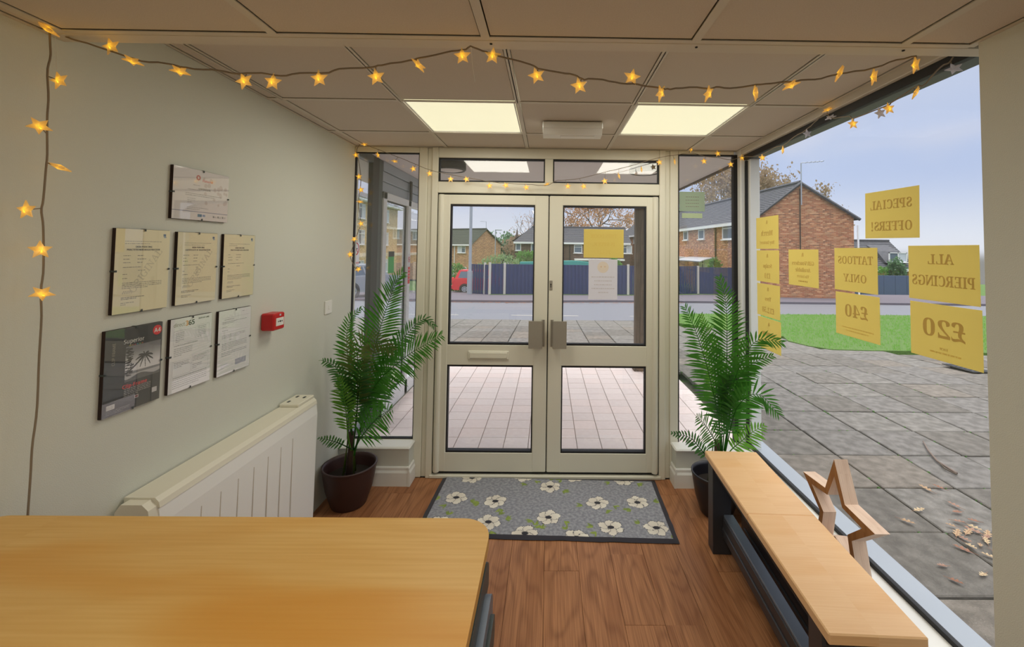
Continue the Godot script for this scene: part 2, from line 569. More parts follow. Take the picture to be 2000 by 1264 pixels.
# ---------------------------------------------------------------- the room
func build_shell() -> void:
	# floor: wood-effect planks laid along the room, joints recessed
	var fl := thing("floor", "brown wood-effect plank floor running towards the doors", "floor", Vector3.ZERO, 0.0, "", "structure")
	var s := st()
	slab(s, Vector3(-1.443, -0.05, -3.19), Vector3(1.443, -0.004, 3.0))
	put("underlay", s, mats.joint, fl)
	var w := 0.18
	var meshes := []
	for k in 2:
		var b := st()
		box(b, Vector3.ZERO, Vector3(w - 0.0012, 0.006, (1.22 if k == 0 else 0.6) - 0.0012), 0.0008)
		b.generate_normals()
		meshes.append(b.commit())
	var r := RandomNumberGenerator.new()
	r.seed = 3
	for i in 16:
		var x := -1.443 + w * (i + 0.5)
		if x > 1.36:
			x = 1.353
		var z: float = -3.19 + [0.0, 0.61, 0.2, 0.9, 0.42][i % 5]
		if z > -3.18:
			var head := st()
			box(head, Vector3.ZERO, Vector3(w - 0.0012, 0.006, z + 3.19 - 0.0012), 0.0008)
			var o := put("plank", head, mats.planks[r.randi() % 4], fl)
			o.position = Vector3(x, -0.003, (z - 3.19) * 0.5)
		while z < 2.9:
			var l := 1.22 if z + 1.22 < 3.0 else 0.0
			if l == 0.0:
				break
			var o := put_mesh("plank", meshes[0], mats.planks[r.randi() % 4], fl)
			o.position = Vector3(x, -0.003, z + l * 0.5)
			z += l
	# walls
	s = st()
	slab(s, Vector3(-1.66, -0.05, -3.26), Vector3(-1.443, 2.75, 3.2))
	tag(put("wall_left", s, mats.wall), "pale painted wall hung with framed certificates", "wall", "", "structure")
	s = st()
	slab(s, Vector3(1.21, -0.05, -1.19), Vector3(1.66, 2.75, 3.2))
	tag(put("wall_right", s, mats.wall), "pale wall at the right edge beside the big window", "wall", "", "structure")
	s = st()
	slab(s, Vector3(-1.443, -0.05, 3.0), Vector3(1.21, 2.75, 3.2))
	tag(put("wall_rear", s, mats.wall), "plain pale wall closing the room behind the counter", "wall", "", "structure")
	s = st()
	slab(s, Vector3(-1.66, 2.55, -3.26), Vector3(1.66, 2.75, 3.2))
	tag(put("roof", s, mats.soffit), "flat roof slab over the waiting room", "roof", "", "structure")
	# upper ceiling: tiles in a grid
	var up := thing("ceiling", "suspended ceiling of square tiles near the doors, the higher one", "ceiling", Vector3.ZERO, 0.0, "", "structure")
	tile_ceiling(up, [-1.443, -1.368, -0.768, -0.168, 0.432, 1.032, 1.405], [-3.19, -2.783, -2.183, -1.583, -1.20], 2.40, [Vector2i(2, 1), Vector2i(4, 1)])
	var low := thing("ceiling", "lower suspended ceiling of square tiles above the counter", "ceiling", Vector3.ZERO, 0.0, "", "structure")
	tile_ceiling(low, [-1.443, -1.387, -0.787, -0.187, 0.413, 1.013, 1.21], [-1.215, -0.615, -0.015, 0.585, 1.185, 1.785, 2.385, 3.0], 2.25, [])
	s = st()
	slab(s, Vector3(-1.443, 2.249, -1.272), Vector3(1.41, 2.258, -1.222), 0.001)
	slab(s, Vector3(-1.443, 2.25, -1.272), Vector3(1.41, 2.47, -1.262), 0.001)
	put("edge_trim", s, mats.grid, low)
	for x in [-0.175, 0.425, 1.035]:
		var c := st(true)
		lathe(c, [Vector2(0, 0), Vector2(0.004, 0.001), Vector2(0.004, 0.004)], 8)
		put("screw", c, mats.black, low).position = Vector3(x, 2.2455, -1.238)
	# the return wall between the big window and the edge of the lower ceiling
	s = st()
	slab(s, Vector3(1.41, 2.40, -3.26), Vector3(1.66, 2.56, -1.19))
	slab(s, Vector3(-1.66, 2.41, -3.26), Vector3(1.66, 2.56, -3.186))
	tag(put("beam", s, mats.wall), "boxed lintel over the shopfront glazing", "beam", "", "structure")


func tile_ceiling(parent: Node3D, xs: Array, zs: Array, y: float, lamps: Array) -> void:
	var cache := {}
	for i in xs.size() - 1:
		for j in zs.size() - 1:
			if Vector2i(i, j) in lamps:
				continue
			var dx: float = xs[i + 1] - xs[i] - 0.030
			var dz: float = absf(zs[j + 1] - zs[j]) - 0.030
			var key := "%.3f %.3f" % [dx, dz]
			if not cache.has(key):
				var s := st()
				box(s, Vector3.ZERO, Vector3(dx, 0.012, dz))
				s.generate_normals()
				cache[key] = s.commit()
			var o := put_mesh("ceiling_tile", cache[key], mats.tile_ceiling, parent)
			o.position = Vector3((xs[i] + xs[i + 1]) * 0.5, y + 0.0105, (zs[j] + zs[j + 1]) * 0.5)
	for k in xs.size():
		var s := st()
		slab(s, Vector3(xs[k] - 0.012, y, zs[0]), Vector3(xs[k] + 0.012, y + 0.0035, zs[-1]))
		slab(s, Vector3(xs[k] - 0.002, y, zs[0]), Vector3(xs[k] + 0.002, y + 0.03, zs[-1]))
		put("grid_bar", s, mats.grid, parent)
	for k in zs.size():
		var s := st()
		slab(s, Vector3(xs[0], y + 0.0004, zs[k] - 0.012), Vector3(xs[-1], y + 0.0032, zs[k] + 0.012))
		put("cross_bar", s, mats.grid, parent)


func member(s: SurfaceTool, x0: float, y0: float, x1: float, y1: float, zf: float, zb: float, b := 0.004) -> void:
	slab(s, Vector3(x0, y0, zb), Vector3(x1, y1, zf), b)


func gasket(parent: Node, x0: float, y0: float, x1: float, y1: float, zf: float, zb: float, w := 0.009) -> void:
	var s := st()
	member(s, x0, y0, x0 + w, y1, zf, zb, 0.0)
	member(s, x1 - w, y0, x1, y1, zf, zb, 0.0)
	member(s, x0 + w, y1 - w * 1.4, x1 - w, y1, zf, zb, 0.0)
	member(s, x0 + w, y0, x1 - w, y0 + w * 1.4, zf, zb, 0.0)
	put("gasket", s, mats.gasket, parent)


func build_front() -> void:
	var zf := -3.186
	# the fixed frame
	var fr := thing("trim_1", "cream aluminium frame round the double doors", "door frame", Vector3.ZERO, 0.0, "", "structure")
	for k in [[-0.966, -0.905, -3.19], [-0.905, -0.868, -3.20], [-0.868, -0.823, -3.178]]:
		for g in [1.0, -1.0]:
			var s := st()
			var a: float = k[0] * g - (0.006 if g < 0 else 0.0)
			var b: float = k[1] * g - (0.006 if g < 0 else 0.0)
			member(s, minf(a, b), 0.0, maxf(a, b), 2.40, k[2], -3.26, 0.004)
			put("post", s, mats.aluminium, fr)
	var s := st()
	member(s, -0.823, 2.325, 0.817, 2.40, -3.182, -3.26)
	put("head_rail", s, mats.aluminium, fr)
	s = st()
	member(s, -0.823, 2.062, 0.817, 2.145, -3.178, -3.26)
	put("transom_rail", s, mats.aluminium, fr)
	s = st()
	member(s, -0.034, 2.145, 0.026, 2.325, -3.180, -3.26)
	put("mullion", s, mats.aluminium, fr)
	s = st()
	member(s, -0.84, 0.0, 0.834, 0.026, -3.172, -3.27, 0.006)
	put("threshold", s, mats.aluminium, fr)
	# brush seals behind the joints of the leaves
	s = st()
	slab(s, Vector3(-0.012, 0.03, -3.244), Vector3(0.012, 2.06, -3.21))
	slab(s, Vector3(-0.823, 0.024, -3.244), Vector3(0.817, 0.05, -3.2))
	slab(s, Vector3(-0.823, 2.045, -3.244), Vector3(0.817, 2.064, -3.2))
	slab(s, Vector3(-0.826, 0.03, -3.244), Vector3(-0.810, 2.06, -3.2))
	slab(s, Vector3(0.804, 0.03, -3.244), Vector3(0.820, 2.06, -3.2))
	put("brush_seal", s, mats.gasket, fr)
	# transom lights
	var tr := thing("window_1", "pair of narrow panes over the double doors", "window", Vector3.ZERO, 0.0, "", "structure")
	gasket(tr, -0.823, 2.145, -0.034, 2.325, -3.196, -3.225)
	gasket(tr, 0.026, 2.145, 0.817, 2.325, -3.196, -3.225)
	glass_pane(tr, Vector3(-0.818, 2.15, -3.216), Vector3(-0.04, 2.32, -3.210))
	glass_pane(tr, Vector3(0.032, 2.15, -3.216), Vector3(0.812, 2.32, -3.210))
	# side lights
	var sl := thing("window_2", "tall side pane left of the doors behind a palm", "window", Vector3.ZERO, 0.0, "", "structure")
	s = st()
	member(s, -1.443, 2.36, -0.966, 2.40, -3.188, -3.26)
	member(s, -1.443, 0.0, -0.966, 0.268, -3.188, -3.26)
	put("frame", s, mats.aluminium, sl)
	gasket(sl, -1.443, 0.268, -0.966, 2.36, -3.198, -3.225, 0.006)
	glass_pane(sl, Vector3(-1.44, 0.272, -3.216), Vector3(-0.97, 2.355, -3.210))
	var sr := thing("window_3", "tall side pane right of the doors with a green notice", "window", Vector3.ZERO, 0.0, "", "structure")
	s = st()
	member(s, 0.96, 2.375, 1.375, 2.40, -3.188, -3.26)
	member(s, 0.96, 0.0, 1.375, 0.20, -3.188, -3.26)
	put("frame", s, mats.aluminium, sr)
	gasket(sr, 0.96, 0.20, 1.40, 2.375, -3.190, -3.225, 0.006)
	s = st()
	member(s, 1.372, 0.2, 1.40, 2.375, -3.188, -3.23, 0.0)
	put("gasket", s, mats.gasket, sr)
	glass_pane(sr, Vector3(0.964, 0.204, -3.216), Vector3(1.375, 2.372, -3.210))
	s = st()
	member(s, 1.40, 0.0, 1.475, 2.42, -3.135, -3.27, 0.006)
	put("corner_post", s, mats.upvc, sr)
	# sill plinths
	for g in [0, 1]:
		var x0 := -1.443 if g == 0 else 0.912
		var x1 := -0.957 if g == 0 else 1.40
		var t := thing("trim_%d" % (2 + g), ["boxed plinth with white sill left of the doors", "boxed plinth with white sill right of the doors"][g], "sill", Vector3.ZERO, 0.0, "", "structure")
		s = st()
		slab(s, Vector3(x0, 0, -3.188), Vector3(x1, 0.25, -3.085))
		put("plinth", s, mats.wall, t)
		s = st()
		var lip := 0.012
		slab(s, Vector3(x0 - (lip if g == 1 else 0.0), 0.25, -3.188), Vector3(x1 + (lip if g == 0 else 0.0), 0.27, -3.06), 0.008)
		put("sill_board", s, mats.white, t)
		s = st()
		var prof := PackedVector2Array([Vector2(0, 0), Vector2(0.016, 0), Vector2(0.016, 0.09), Vector2(0.009, 0.105), Vector2(0.009, 0.122), Vector2(0.004, 0.13), Vector2(0, 0.13)])
		extrude(s, prof, x1 - x0, Transform3D(Basis(Vector3(0, 0, 1), Vector3(0, 1, 0), Vector3(1, 0, 0)), Vector3(x0, 0, -3.085)))
		if g == 0:
			extrude(s, prof, 0.12, Transform3D(Basis(Vector3(1, 0, 0), Vector3(0, 1, 0), Vector3(0, 0, 1)), Vector3(x1, 0, -3.186)))
		else:
			extrude(s, prof, 0.12, Transform3D(Basis(Vector3(-1, 0, 0), Vector3(0, 1, 0), Vector3(0, 0, 1)), Vector3(x0, 0, -3.186)))
		put("skirting", s, mats.white, t)
	# the two leaves
	door(1, -0.818, -0.0035, -1.0)
	door(2, 0.0035, 0.812, 1.0)


func door(n: int, x0: float, x1: float, g: float) -> void:
	var label: String = ["", "left cream glazed door leaf with a letter plate", "right cream glazed door leaf with keyhole and notices"][n]
	var d := thing("door_%d" % n, label, "door", Vector3.ZERO, 0.0, "", "structure")
	var zf := -3.184
	var zb := -3.245
	var hx := x0 if g < 0 else x1       # hinge side
	var mx := x1 if g < 0 else x0       # meeting side
	var gi := hx - g * 0.09             # edge of glass at the hinge stile
	var gm := mx + g * 0.10             # and at the meeting stile
	for k in [[hx, gi], [mx, gm]]:
		var s := st()
		var a := minf(k[0], k[1])
		var b := maxf(k[0], k[1])
		member(s, a, 0.045, b, 2.05, zf, zb, 0.006)
		if k[0] == hx:
			tube(s, [Vector3(hx - g * 0.025, 0.045, zf - 0.004), Vector3(hx - g * 0.025, 2.05, zf - 0.004)], 0.022, -1.0, 12)
		put("stile", s, mats.aluminium, d)
	var lo := minf(gi, gm)
	var hi := maxf(gi, gm)
	for k in [[0.045, 0.18], [0.806, 0.952], [1.98, 2.05]]:
		var s := st()
		member(s, lo - 0.012, k[0], hi + 0.012, k[1], zf - 0.002, zb, 0.003)
		put("rail", s, mats.aluminium, d)
	for k in [[0.18, 0.806], [0.952, 1.98]]:
		gasket(d, lo, k[0], hi, k[1], -3.190, -3.232)
		glass_pane(d, Vector3(lo + 0.004, k[0] + 0.004, -3.216), Vector3(hi - 0.004, k[1] - 0.004, -3.210))
	# bent plate pull
	var pl := thing_part("pull_handle", d)
	var s := st()
	var px := mx + g * 0.085
	slab(s, Vector3(px - 0.048, 0.945, -3.118), Vector3(px + 0.048, 1.140, -3.114), 0.001)
	put("grip_plate", s, mats.brushed, pl)
	s = st()
	slab(s, Vector3(mx + g * 0.035 - 0.002, 0.945, -3.184), Vector3(mx + g * 0.035 + 0.002, 1.140, -3.114), 0.001)
	slab(s, Vector3(minf(mx + g * 0.018, mx + g * 0.04), 0.945, -3.184), Vector3(maxf(mx + g * 0.018, mx + g * 0.04), 1.140, -3.180), 0.001)
	put("return_plate", s, mats.brushed, pl)
	if n == 1:
		s = st()
		slab(s, Vector3(-0.577, 0.848, -3.188), Vector3(-0.279, 0.910, -3.176), 0.004)
		put("letter_plate", s, mats.aluminium, d)
		s = st()
		slab(s, Vector3(-0.565, 0.858, -3.178), Vector3(-0.291, 0.900, -3.171), 0.004)
		put("letter_flap", s, mats.aluminium, d)
	else:
		s = st()
		slab(s, Vector3(0.0085, 1.355, -3.186), Vector3(0.0315, 1.425, -3.180), 0.002)
		put("escutcheon", s, mats.brushed, d)
		s = st()
		lathe(s, [Vector2(0, 0.0012), Vector2(0.005, 0.0012), Vector2(0.005, 0)], 10, Transform3D(Basis(Vector3(1, 0, 0), Vector3(0, 0, 1), Vector3(0, -1, 0)), Vector3(0.02, 1.398, -3.180)))
		slab(s, Vector3(0.0175, 1.375, -3.181), Vector3(0.0225, 1.396, -3.1788))
		put("keyhole", s, mats.black, d)


func thing_part(called: String, parent: Node) -> Node3D:
	var o := Node3D.new()
	o.name = sub_numbered(called, parent)
	parent.add_child(o)
	return o


func build_side_window() -> void:
	var t := thing("window_4", "large shop window on the right covered in yellow notices", "window", Vector3.ZERO, 0.0, "", "structure")
	var s := st()
	slab(s, Vector3(1.402, 2.362, -3.135), Vector3(1.436, 2.42, -1.19), 0.003)
	put("head_frame", s, mats.grid, t)
	s = st()
	slab(s, Vector3(1.447, 2.325, -3.24), Vector3(1.52, 2.42, -1.19), 0.003)
	put("outer_head", s, mats.charcoal, t)
	s = st()
	slab(s, Vector3(1.425, 2.325, -3.135), Vector3(1.448, 2.362, -1.19))
	slab(s, Vector3(1.43, 0.28, -3.135), Vector3(1.448, 0.30, -1.19))
	slab(s, Vector3(1.43, 0.30, -3.135), Vector3(1.448, 2.318, -3.117))
	put("gasket", s, mats.gasket, t)
	glass_pane(t, Vector3(1.437, 0.295, -3.12), Vector3(1.443, 2.325, -1.19)).material_override = mats.big_glass
	s = st()
	slab(s, Vector3(1.448, 0.0, -3.27), Vector3(1.52, 2.42, -3.09), 0.004)
	put("outer_post", s, mats.upvc, t)
	var p := thing("trim_4", "white inner sill along the big window behind the bench", "sill", Vector3.ZERO, 0.0, "", "structure")
	s = st()
	slab(s, Vector3(1.225, 0.255, -3.06), Vector3(1.445, 0.28, -1.19), 0.006)
	put("sill_board", s, mats.white, p)
	s = st()
	slab(s, Vector3(1.25, 0.0, -3.06), Vector3(1.46, 0.255, -1.19))
	put("plinth", s, mats.wall, p)
	s = st()
	slab(s, Vector3(1.448, 0.20, -3.27), Vector3(1.60, 0.262, -1.0), 0.01)
	put("outer_sill", s, mats.galvanised, p)
	s = st()
	slab(s, Vector3(1.46, -0.1, -3.27), Vector3(1.56, 0.20, -1.0))
	put("outer_plinth", s, mats.brick_red, p)


# ---------------------------------------------------------------- outside
func ground_y(z: float) -> float:
	return -0.05 - 0.0515 * maxf(0.0, -z - 6.0)


func sheet(called: String, pts: Array, m: Material, lift: float, parent: Node = null, thick := 0.12) -> MeshInstance3D:
	# a piece of ground: a polygon in x, z that follows the slope
	var poly := PackedVector2Array()
	for p in pts:
		poly.append(Vector2(p[0], p[1]))
	var s := st()
	var ids := Geometry2D.triangulate_polygon(poly)
	var P := func(v: Vector2, d: float) -> Vector3:
		return Vector3(v.x, ground_y(v.y) + d, v.y)
	for k in range(0, ids.size(), 3):
		tri(s, P.call(poly[ids[k]], lift), P.call(poly[ids[k + 1]], lift), P.call(poly[ids[k + 2]], lift), Vector3.UP)
	var turn := -1.0 if Geometry2D.is_polygon_clockwise(poly) else 1.0
	for k in poly.size():
		var u := poly[k]
		var v := poly[(k + 1) % poly.size()]
		var e := (v - u) * turn
		quad(s, P.call(u, lift), P.call(v, lift), P.call(v, lift - thick), P.call(u, lift - thick), Vector3(e.y, 0, -e.x))
	return put(called, s, m, parent)


func build_outside_ground() -> void:
	# earth under everything
	tag(sheet("ground", [[-90, 3], [-90, -6], [90, -6], [90, 3]], mats.earth, -0.10), "bare level ground under the paving by the shop", "ground", "", "structure")
	tag(sheet("ground", [[-90, -6], [-90, -120], [90, -120], [90, -6]], mats.grass, -0.12), "gently falling open ground beyond the paving", "ground", "", "structure")
	# paving of concrete slabs: those in view singly, the rest as one piece
	var pv := thing("pavement", "weathered grey concrete slab paving outside the shop", "paving", Vector3.ZERO, 0.0, "", "structure")
	var r := RandomNumberGenerator.new()
	r.seed = 21
	var cache := {}
	var far := st()
	var rows := []
	for j in 24:
		rows.append(-0.695 - 0.5 * j)
	for j in rows.size():
		var z1: float = rows[j]
		var z0 := z1 - 0.5
		for i in 32:
			var x0 := -7.27 + 0.54 * i + 0.0
			var x1 := x0 + 0.54
			var mx := (x0 + x1) * 0.5
			var mz := (z0 + z1) * 0.5
			if mz > -6.4 and x0 < 1.60:
				continue
			if mz > -6.6 and mx < -1.6:
				continue
			if mx > 5.4 + maxf(0.0, (mz + 8.2) * 3.0) or (mz < -8.2 and mx > 4.9):
				continue
			if mx > 4.4 and mz < -9.8 or mx > 3.8 and mz < -11.0:
				continue
			var near: bool = (mx > 1.6 and mz > -7.8) or (absf(mx) < 2.5 and mz > -11.0)
			var tilt := Basis.from_euler(Vector3(r.randf_range(-0.006, 0.006), 0, r.randf_range(-0.006, 0.006)))
			var at := Vector3(mx, ground_y(mz) - 0.022 + r.randf_range(-0.003, 0.003), mz)
			if mz < -6.0:
				tilt = Basis(Vector3.RIGHT, -atan(0.0515)) * tilt
			if near:
				var key := r.randi() % 3
				if not cache.has(key):
					var s := st()
					box(s, Vector3.ZERO, Vector3(0.527 - 0.003 * key, 0.045, 0.487 - 0.002 * key), 0.006)
					s.generate_normals()
					cache[key] = s.commit()
				var o := put_mesh("slab", cache[key], mats.slabs[r.randi() % 5], pv)
				o.transform = Transform3D(tilt, at)
			else:
				box(far, Vector3.ZERO, Vector3(0.527, 0.045, 0.487), 0.006, Transform3D(tilt, at))
	stuff(put("distant_slabs", far, mats.slabs[0], pv))
	# moss in the joints
	var mo := st()
	for k in 260:
		var x := 2.45 + 0.54 * (r.randi() % 6) if k % 2 else r.randf_range(1.8, 5.4)
		var z := r.randf_range(-7.4, -2.4) if k % 2 else -2.195 - 0.5 * (r.randi() % 10)
		if x > 5.4:
			continue
		var q := r.randf_range(0.004, 0.012)
		lathe(mo, [Vector2(0, q * 0.8), Vector2(q, q * 0.4), Vector2(q * 1.3, -0.01)], 5, Transform3D(Basis.IDENTITY, Vector3(x + r.randf_range(-0.006, 0.006), ground_y(z) - 0.004, z)))
	stuff(put("moss", mo, mats.leaf_green, pv))
	# lawn with blades at its near side
	var edge := [[3.3, -14.9], [3.5, -12.4], [4.3, -11.0], [4.7, -10.2], [5.3, -9.75], [5.05, -9.1], [5.1, -8.5], [5.3, -8.1], [5.9, -8.03], [6.8, -8.0], [9.0, -7.8], [14, -7.7], [20, -7.8], [20, -15.4], [10, -15.2]]
	var lawn := thing("lawn", "bright green mown grass between paving and road on the right", "lawn", Vector3.ZERO, 0.0, "", "structure")
	sheet("turf", edge, mats.grass, 0.015, lawn)
	var poly := PackedVector2Array()
	for p in edge:
		poly.append(Vector2(p[0], p[1]))
	var bl := st()
	for k in 3:
		var a := TAU * k / 3.0
		var d := Vector3(cos(a), 0, sin(a))
		var o := d * 0.012
		tri(bl, o - d.cross(Vector3.UP) * 0.004, o + d.cross(Vector3.UP) * 0.004, o + d * 0.018 + Vector3(0, 0.045, 0), d)
	bl.generate_normals()
	var spots: Array[Transform3D] = []
	while spots.size() < 9000:
		var p := Vector2(r.randf_range(3.3, 16.0), r.randf_range(-15.2, -7.7))
		if Geometry2D.is_point_in_polygon(p, poly):
			spots.append(Transform3D(Basis(Vector3.UP, r.randf() * TAU).scaled(Vector3.ONE * r.randf_range(0.7, 1.5)), Vector3(p.x, ground_y(p.y) + 0.012, p.y)))
	var mm := MultiMesh.new()
	mm.transform_format = MultiMesh.TRANSFORM_3D
	mm.mesh = bl.commit()
	mm.instance_count = spots.size()
	for k in spots.size():
		mm.set_instance_transform(k, spots[k])
	var mi := MultiMeshInstance3D.new()
	mi.name = "grass_blades"
	mi.multimesh = mm
	mi.material_override = mats.blade
	lawn.add_child(mi)
	stuff(mi)
	# road, kerb and far footway
	tag(sheet("road", [[-90, -13.0], [-90, -21.5], [-12, -19.9], [-1.6, -20.05], [3.3, -21.0], [17, -21.2], [90, -22], [90, -15.4], [10, -15.3], [3.2, -15.0], [3.3, -13.05], [-1, -12.9]], mats.road, -0.03), "grey tarmac road crossing beyond the paving", "road", "", "structure")
	var far_edge := [[-90, -21.5], [-12, -19.9], [-1.6, -20.05], [3.3, -21.0], [17, -21.2], [90, -22]]
	var kb := thing("kerb", "low concrete kerb along the far side of the road", "kerb", Vector3.ZERO, 0.0, "", "structure")
	var s := st()
	for k in far_edge.size() - 1:
		var a := Vector3(far_edge[k][0], ground_y(far_edge[k][1]) + 0.0, far_edge[k][1])
		var b := Vector3(far_edge[k + 1][0], ground_y(far_edge[k + 1][1]) + 0.0, far_edge[k + 1][1])
		var up := Vector3(0, 0.07, 0)
		var dn := Vector3(0, -0.05, 0)
		var back := Vector3(0, 0, -0.14)
		quad(s, a + dn, b + dn, b + up, a + up, Vector3(0, 0, 1))
		quad(s, a + up, b + up, b + up + back, a + up + back, Vector3.UP)
	put("kerbstones", s, mats.footway, kb)
	var back_edge := [[90, -40], [90, -22.1]]
	tag(sheet("footway", [[-90, -21.6], [-12, -20.0], [-1.6, -20.15], [3.3, -21.1], [17, -21.3], [90, -22.1], [90, -31], [13, -31], [9, -28.5], [4, -27], [-3, -26.4], [-5, -29], [-90, -36]], mats.footway, 0.05), "tarmac footway between far kerb and blue fence", "footway", "", "structure")
	# painted line along the near side of the road
	s = st()
	for k in 14:
		var x := -9.0 + k * 1.3
		if k % 3 == 2:
			continue
		var z := -14.2 - 0.02 * x
		quad(s, Vector3(x, ground_y(z) - 0.026, z), Vector3(x + 0.9, ground_y(z) - 0.026, z), Vector3(x + 0.9, ground_y(z - 0.1) - 0.026, z - 0.1), Vector3(x, ground_y(z - 0.1) - 0.026, z - 0.1), Vector3.UP)
	tag(put("road_marking", s, mats.concrete), "broken white painted line on the tarmac road", "road marking", "", "structure")


func build_porch() -> void:
	var pf := thing("porch_floor", "pale pink square tiles on the porch floor outside the doors", "floor", Vector3.ZERO, 0.0, "", "structure")
	var s := st()
	slab(s, Vector3(-1.60, -0.12, -6.22), Vector3(1.62, -0.004, -3.26))
	put("mortar_bed", s, mats.grout, pf)
	s = st()
	box(s, Vector3.ZERO, Vector3(0.2005, 0.008, 0.1905), 0.0015)
	s.generate_normals()
	var m := s.commit()
	var r := RandomNumberGenerator.new()
	r.seed = 31
	for j in 15:
		for i in 16:
			var o := put_mesh("tile", m, mats.porch_tiles[r.randi() % 4], pf)
			o.position = Vector3(-1.49 + 0.2065 * i - 0.005, -0.002 + r.randf_range(-0.0006, 0.0006), -3.37 - 0.1955 * j)
	# canopy over the porch
	var c := thing("canopy", "flat pale canopy sheltering the tiled porch", "canopy", Vector3.ZERO, 0.0, "", "structure")
	s = st()
	slab(s, Vector3(-2.4, 2.50, -6.20), Vector3(1.76, 2.72, -3.26))
	put("soffit", s, mats.soffit, c)
	s = st()
	slab(s, Vector3(-2.42, 2.48, -6.24), Vector3(1.79, 2.76, -6.20), 0.004)
	slab(s, Vector3(1.76, 2.48, -6.24), Vector3(1.79, 2.76, -3.26), 0.004)
	put("fascia", s, mats.timber, c)
	var tp := thing("timber_post", "weathered square timber post holding the porch canopy", "post", Vector3(1.275, -0.05, -6.05))
	s = st()
	slab(s, Vector3(-0.065, 0.0, -0.065), Vector3(0.065, 2.55, 0.065), 0.008)
	put("shaft", s, mats.timber, tp)
	s = st()
	slab(s, Vector3(-0.085, 0.0, -0.085), Vector3(0.085, 0.09, 0.085), 0.012)
	put("foot", s, mats.timber, tp)
	s = st()
	slab(s, Vector3(0.0, 0.09, 0.066), Vector3(0.062, 2.5, 0.074), 0.002)
	put("cover_strip", s, mats.timber, tp)
	for k in 2:
		var lamp := thing("bulkhead_light", ["round black bulkhead light under canopy, above the left transom pane", "round black bulkhead light under canopy, above the right transom pane"][k], "light", Vector3([-0.965, 0.93][k], 2.5, -4.18), 0.0, "porch bulkhead lights")
		s = st(true)
		lathe(s, [Vector2(0.0, -0.001), Vector2(0.15, -0.001), Vector2(0.152, -0.08), Vector2(0.140, -0.094), Vector2(0.125, -0.094), Vector2(0.122, -0.086)], 32)
		put("body", s, mats.black, lamp)
		s = st(true)
		lathe(s, [Vector2(0.123, -0.086), Vector2(0.09, -0.096), Vector2(0.05, -0.101), Vector2(0.0, -0.103)], 32)
		put("lens", s, mats.soffit, lamp)
	# glazed shopfront down the left side of the porch
	var f := thing("shopfront", "grey framed glazed shopfront down the left side of the porch", "shopfront", Vector3.ZERO, 0.0, "", "structure")
	var X := -1.64
	s = st()
	slab(s, Vector3(X - 0.02, 0.0, -4.10), Vector3(X + 0.025, 2.50, -3.95), 0.004)
	put("corner_post", s, mats.gasket, f)
	s = st()
	slab(s, Vector3(X - 0.02, 0.0, -4.20), Vector3(X + 0.02, 2.50, -4.10), 0.004)
	put("post", s, mats.dark_metal, f)
	for z in [-4.20, -4.95, -6.1]:
		s = st()
		slab(s, Vector3(X - 0.03, 0.0, z - 0.09), Vector3(X + 0.035, 2.2, z), 0.004)
		put("post", s, mats.upvc, f)
	for k in [[2.13, 2.20], [0.0, 0.16]]:
		s = st()
		slab(s, Vector3(X - 0.03, k[0], -6.2), Vector3(X + 0.035, k[1], -4.20), 0.004)
		put("rail", s, mats.upvc, f)
	s = st()
	slab(s, Vector3(X - 0.03, 2.43, -3.95), Vector3(X + 0.03, 2.5, -3.26), 0.004)
	slab(s, Vector3(X - 0.03, 0.0, -3.95), Vector3(X + 0.03, 0.10, -3.26), 0.004)
	put("rail", s, mats.dark_metal, f)
	for k in 3:
		s = st()
		slab(s, Vector3(X - 0.02, 2.205 + 0.1 * k, -6.2), Vector3(X + 0.01 + 0.008 * k, 2.298 + 0.1 * k, -4.20), 0.004)
		put("fascia_board", s, mats.galvanised, f)
	s = st()
	slab(s, Vector3(X + 0.03, 2.20, -5.02), Vector3(X + 0.05, 2.42, -4.97), 0.003)
	put("bracket", s, mats.black, f)
	glass_pane(f, Vector3(X - 0.004, 0.10, -3.95), Vector3(X + 0.002, 2.43, -3.27))
	glass_pane(f, Vector3(X - 0.004, 0.16, -4.95), Vector3(X + 0.002, 2.13, -4.29))
	glass_pane(f, Vector3(X - 0.004, 0.16, -6.1), Vector3(X + 0.002, 2.13, -5.04))
	gasket_z(f, X + 0.002, 0.16, 2.13, -4.95, -4.29)
	# stickers on it; they face the porch (+x)
	var face := Basis(Vector3(0, 0, -1), Vector3(0, 1, 0), Vector3(1, 0, 0))
	var a := thing("no_smoking_notice", "beige no smoking notice on the pane beside the dark post", "sign", Vector3(X + 0.004, 1.58, -3.69))
	sticker(a, face, 0.13, 0.24, mats.white_paper)
	prohibition(a, face, Vector2(0, 0.06), 0.055)
	lettering(a, "NO SMOKING", 0.014, Transform3D(face, Vector3(0.0022, -0.06, 0)), mats.red_print, true, false)
	s = st()
	box(s, Vector3.ZERO, Vector3(0.11, 0.018, 0.0008), 0.0, Transform3D(face, Vector3(0.002, -0.10, 0)))
	put("green_bar", s, mats.leaf_green, a)
	var b := thing("no_smoking_notice", "white no smoking notice with a red panel on the white door post", "sign", Vector3(X + 0.036, 1.40, -4.995))
	sticker(b, face, 0.085, 0.36, mats.white_paper)
	prohibition(b, face, Vector2(0, 0.12), 0.032)
	s = st()
	box(s, Vector3.ZERO, Vector3(0.07, 0.19, 0.0008), 0.0, Transform3D(face, Vector3(0.002, -0.06, 0)))
	put("red_panel", s, mats.red_print, b)
	for k in 4:
		s = st()
		box(s, Vector3.ZERO, Vector3(0.05, 0.012, 0.0004), 0.0, Transform3D(face, Vector3(0.0028, -0.0 - 0.035 * k, 0)))
		put("print_line", s, mats.white_paper, b)
	var gbx := thing("green_notice", "green notice with a black top band on the porch glazing", "sign", Vector3(X + 0.004, 1.475, -4.52))
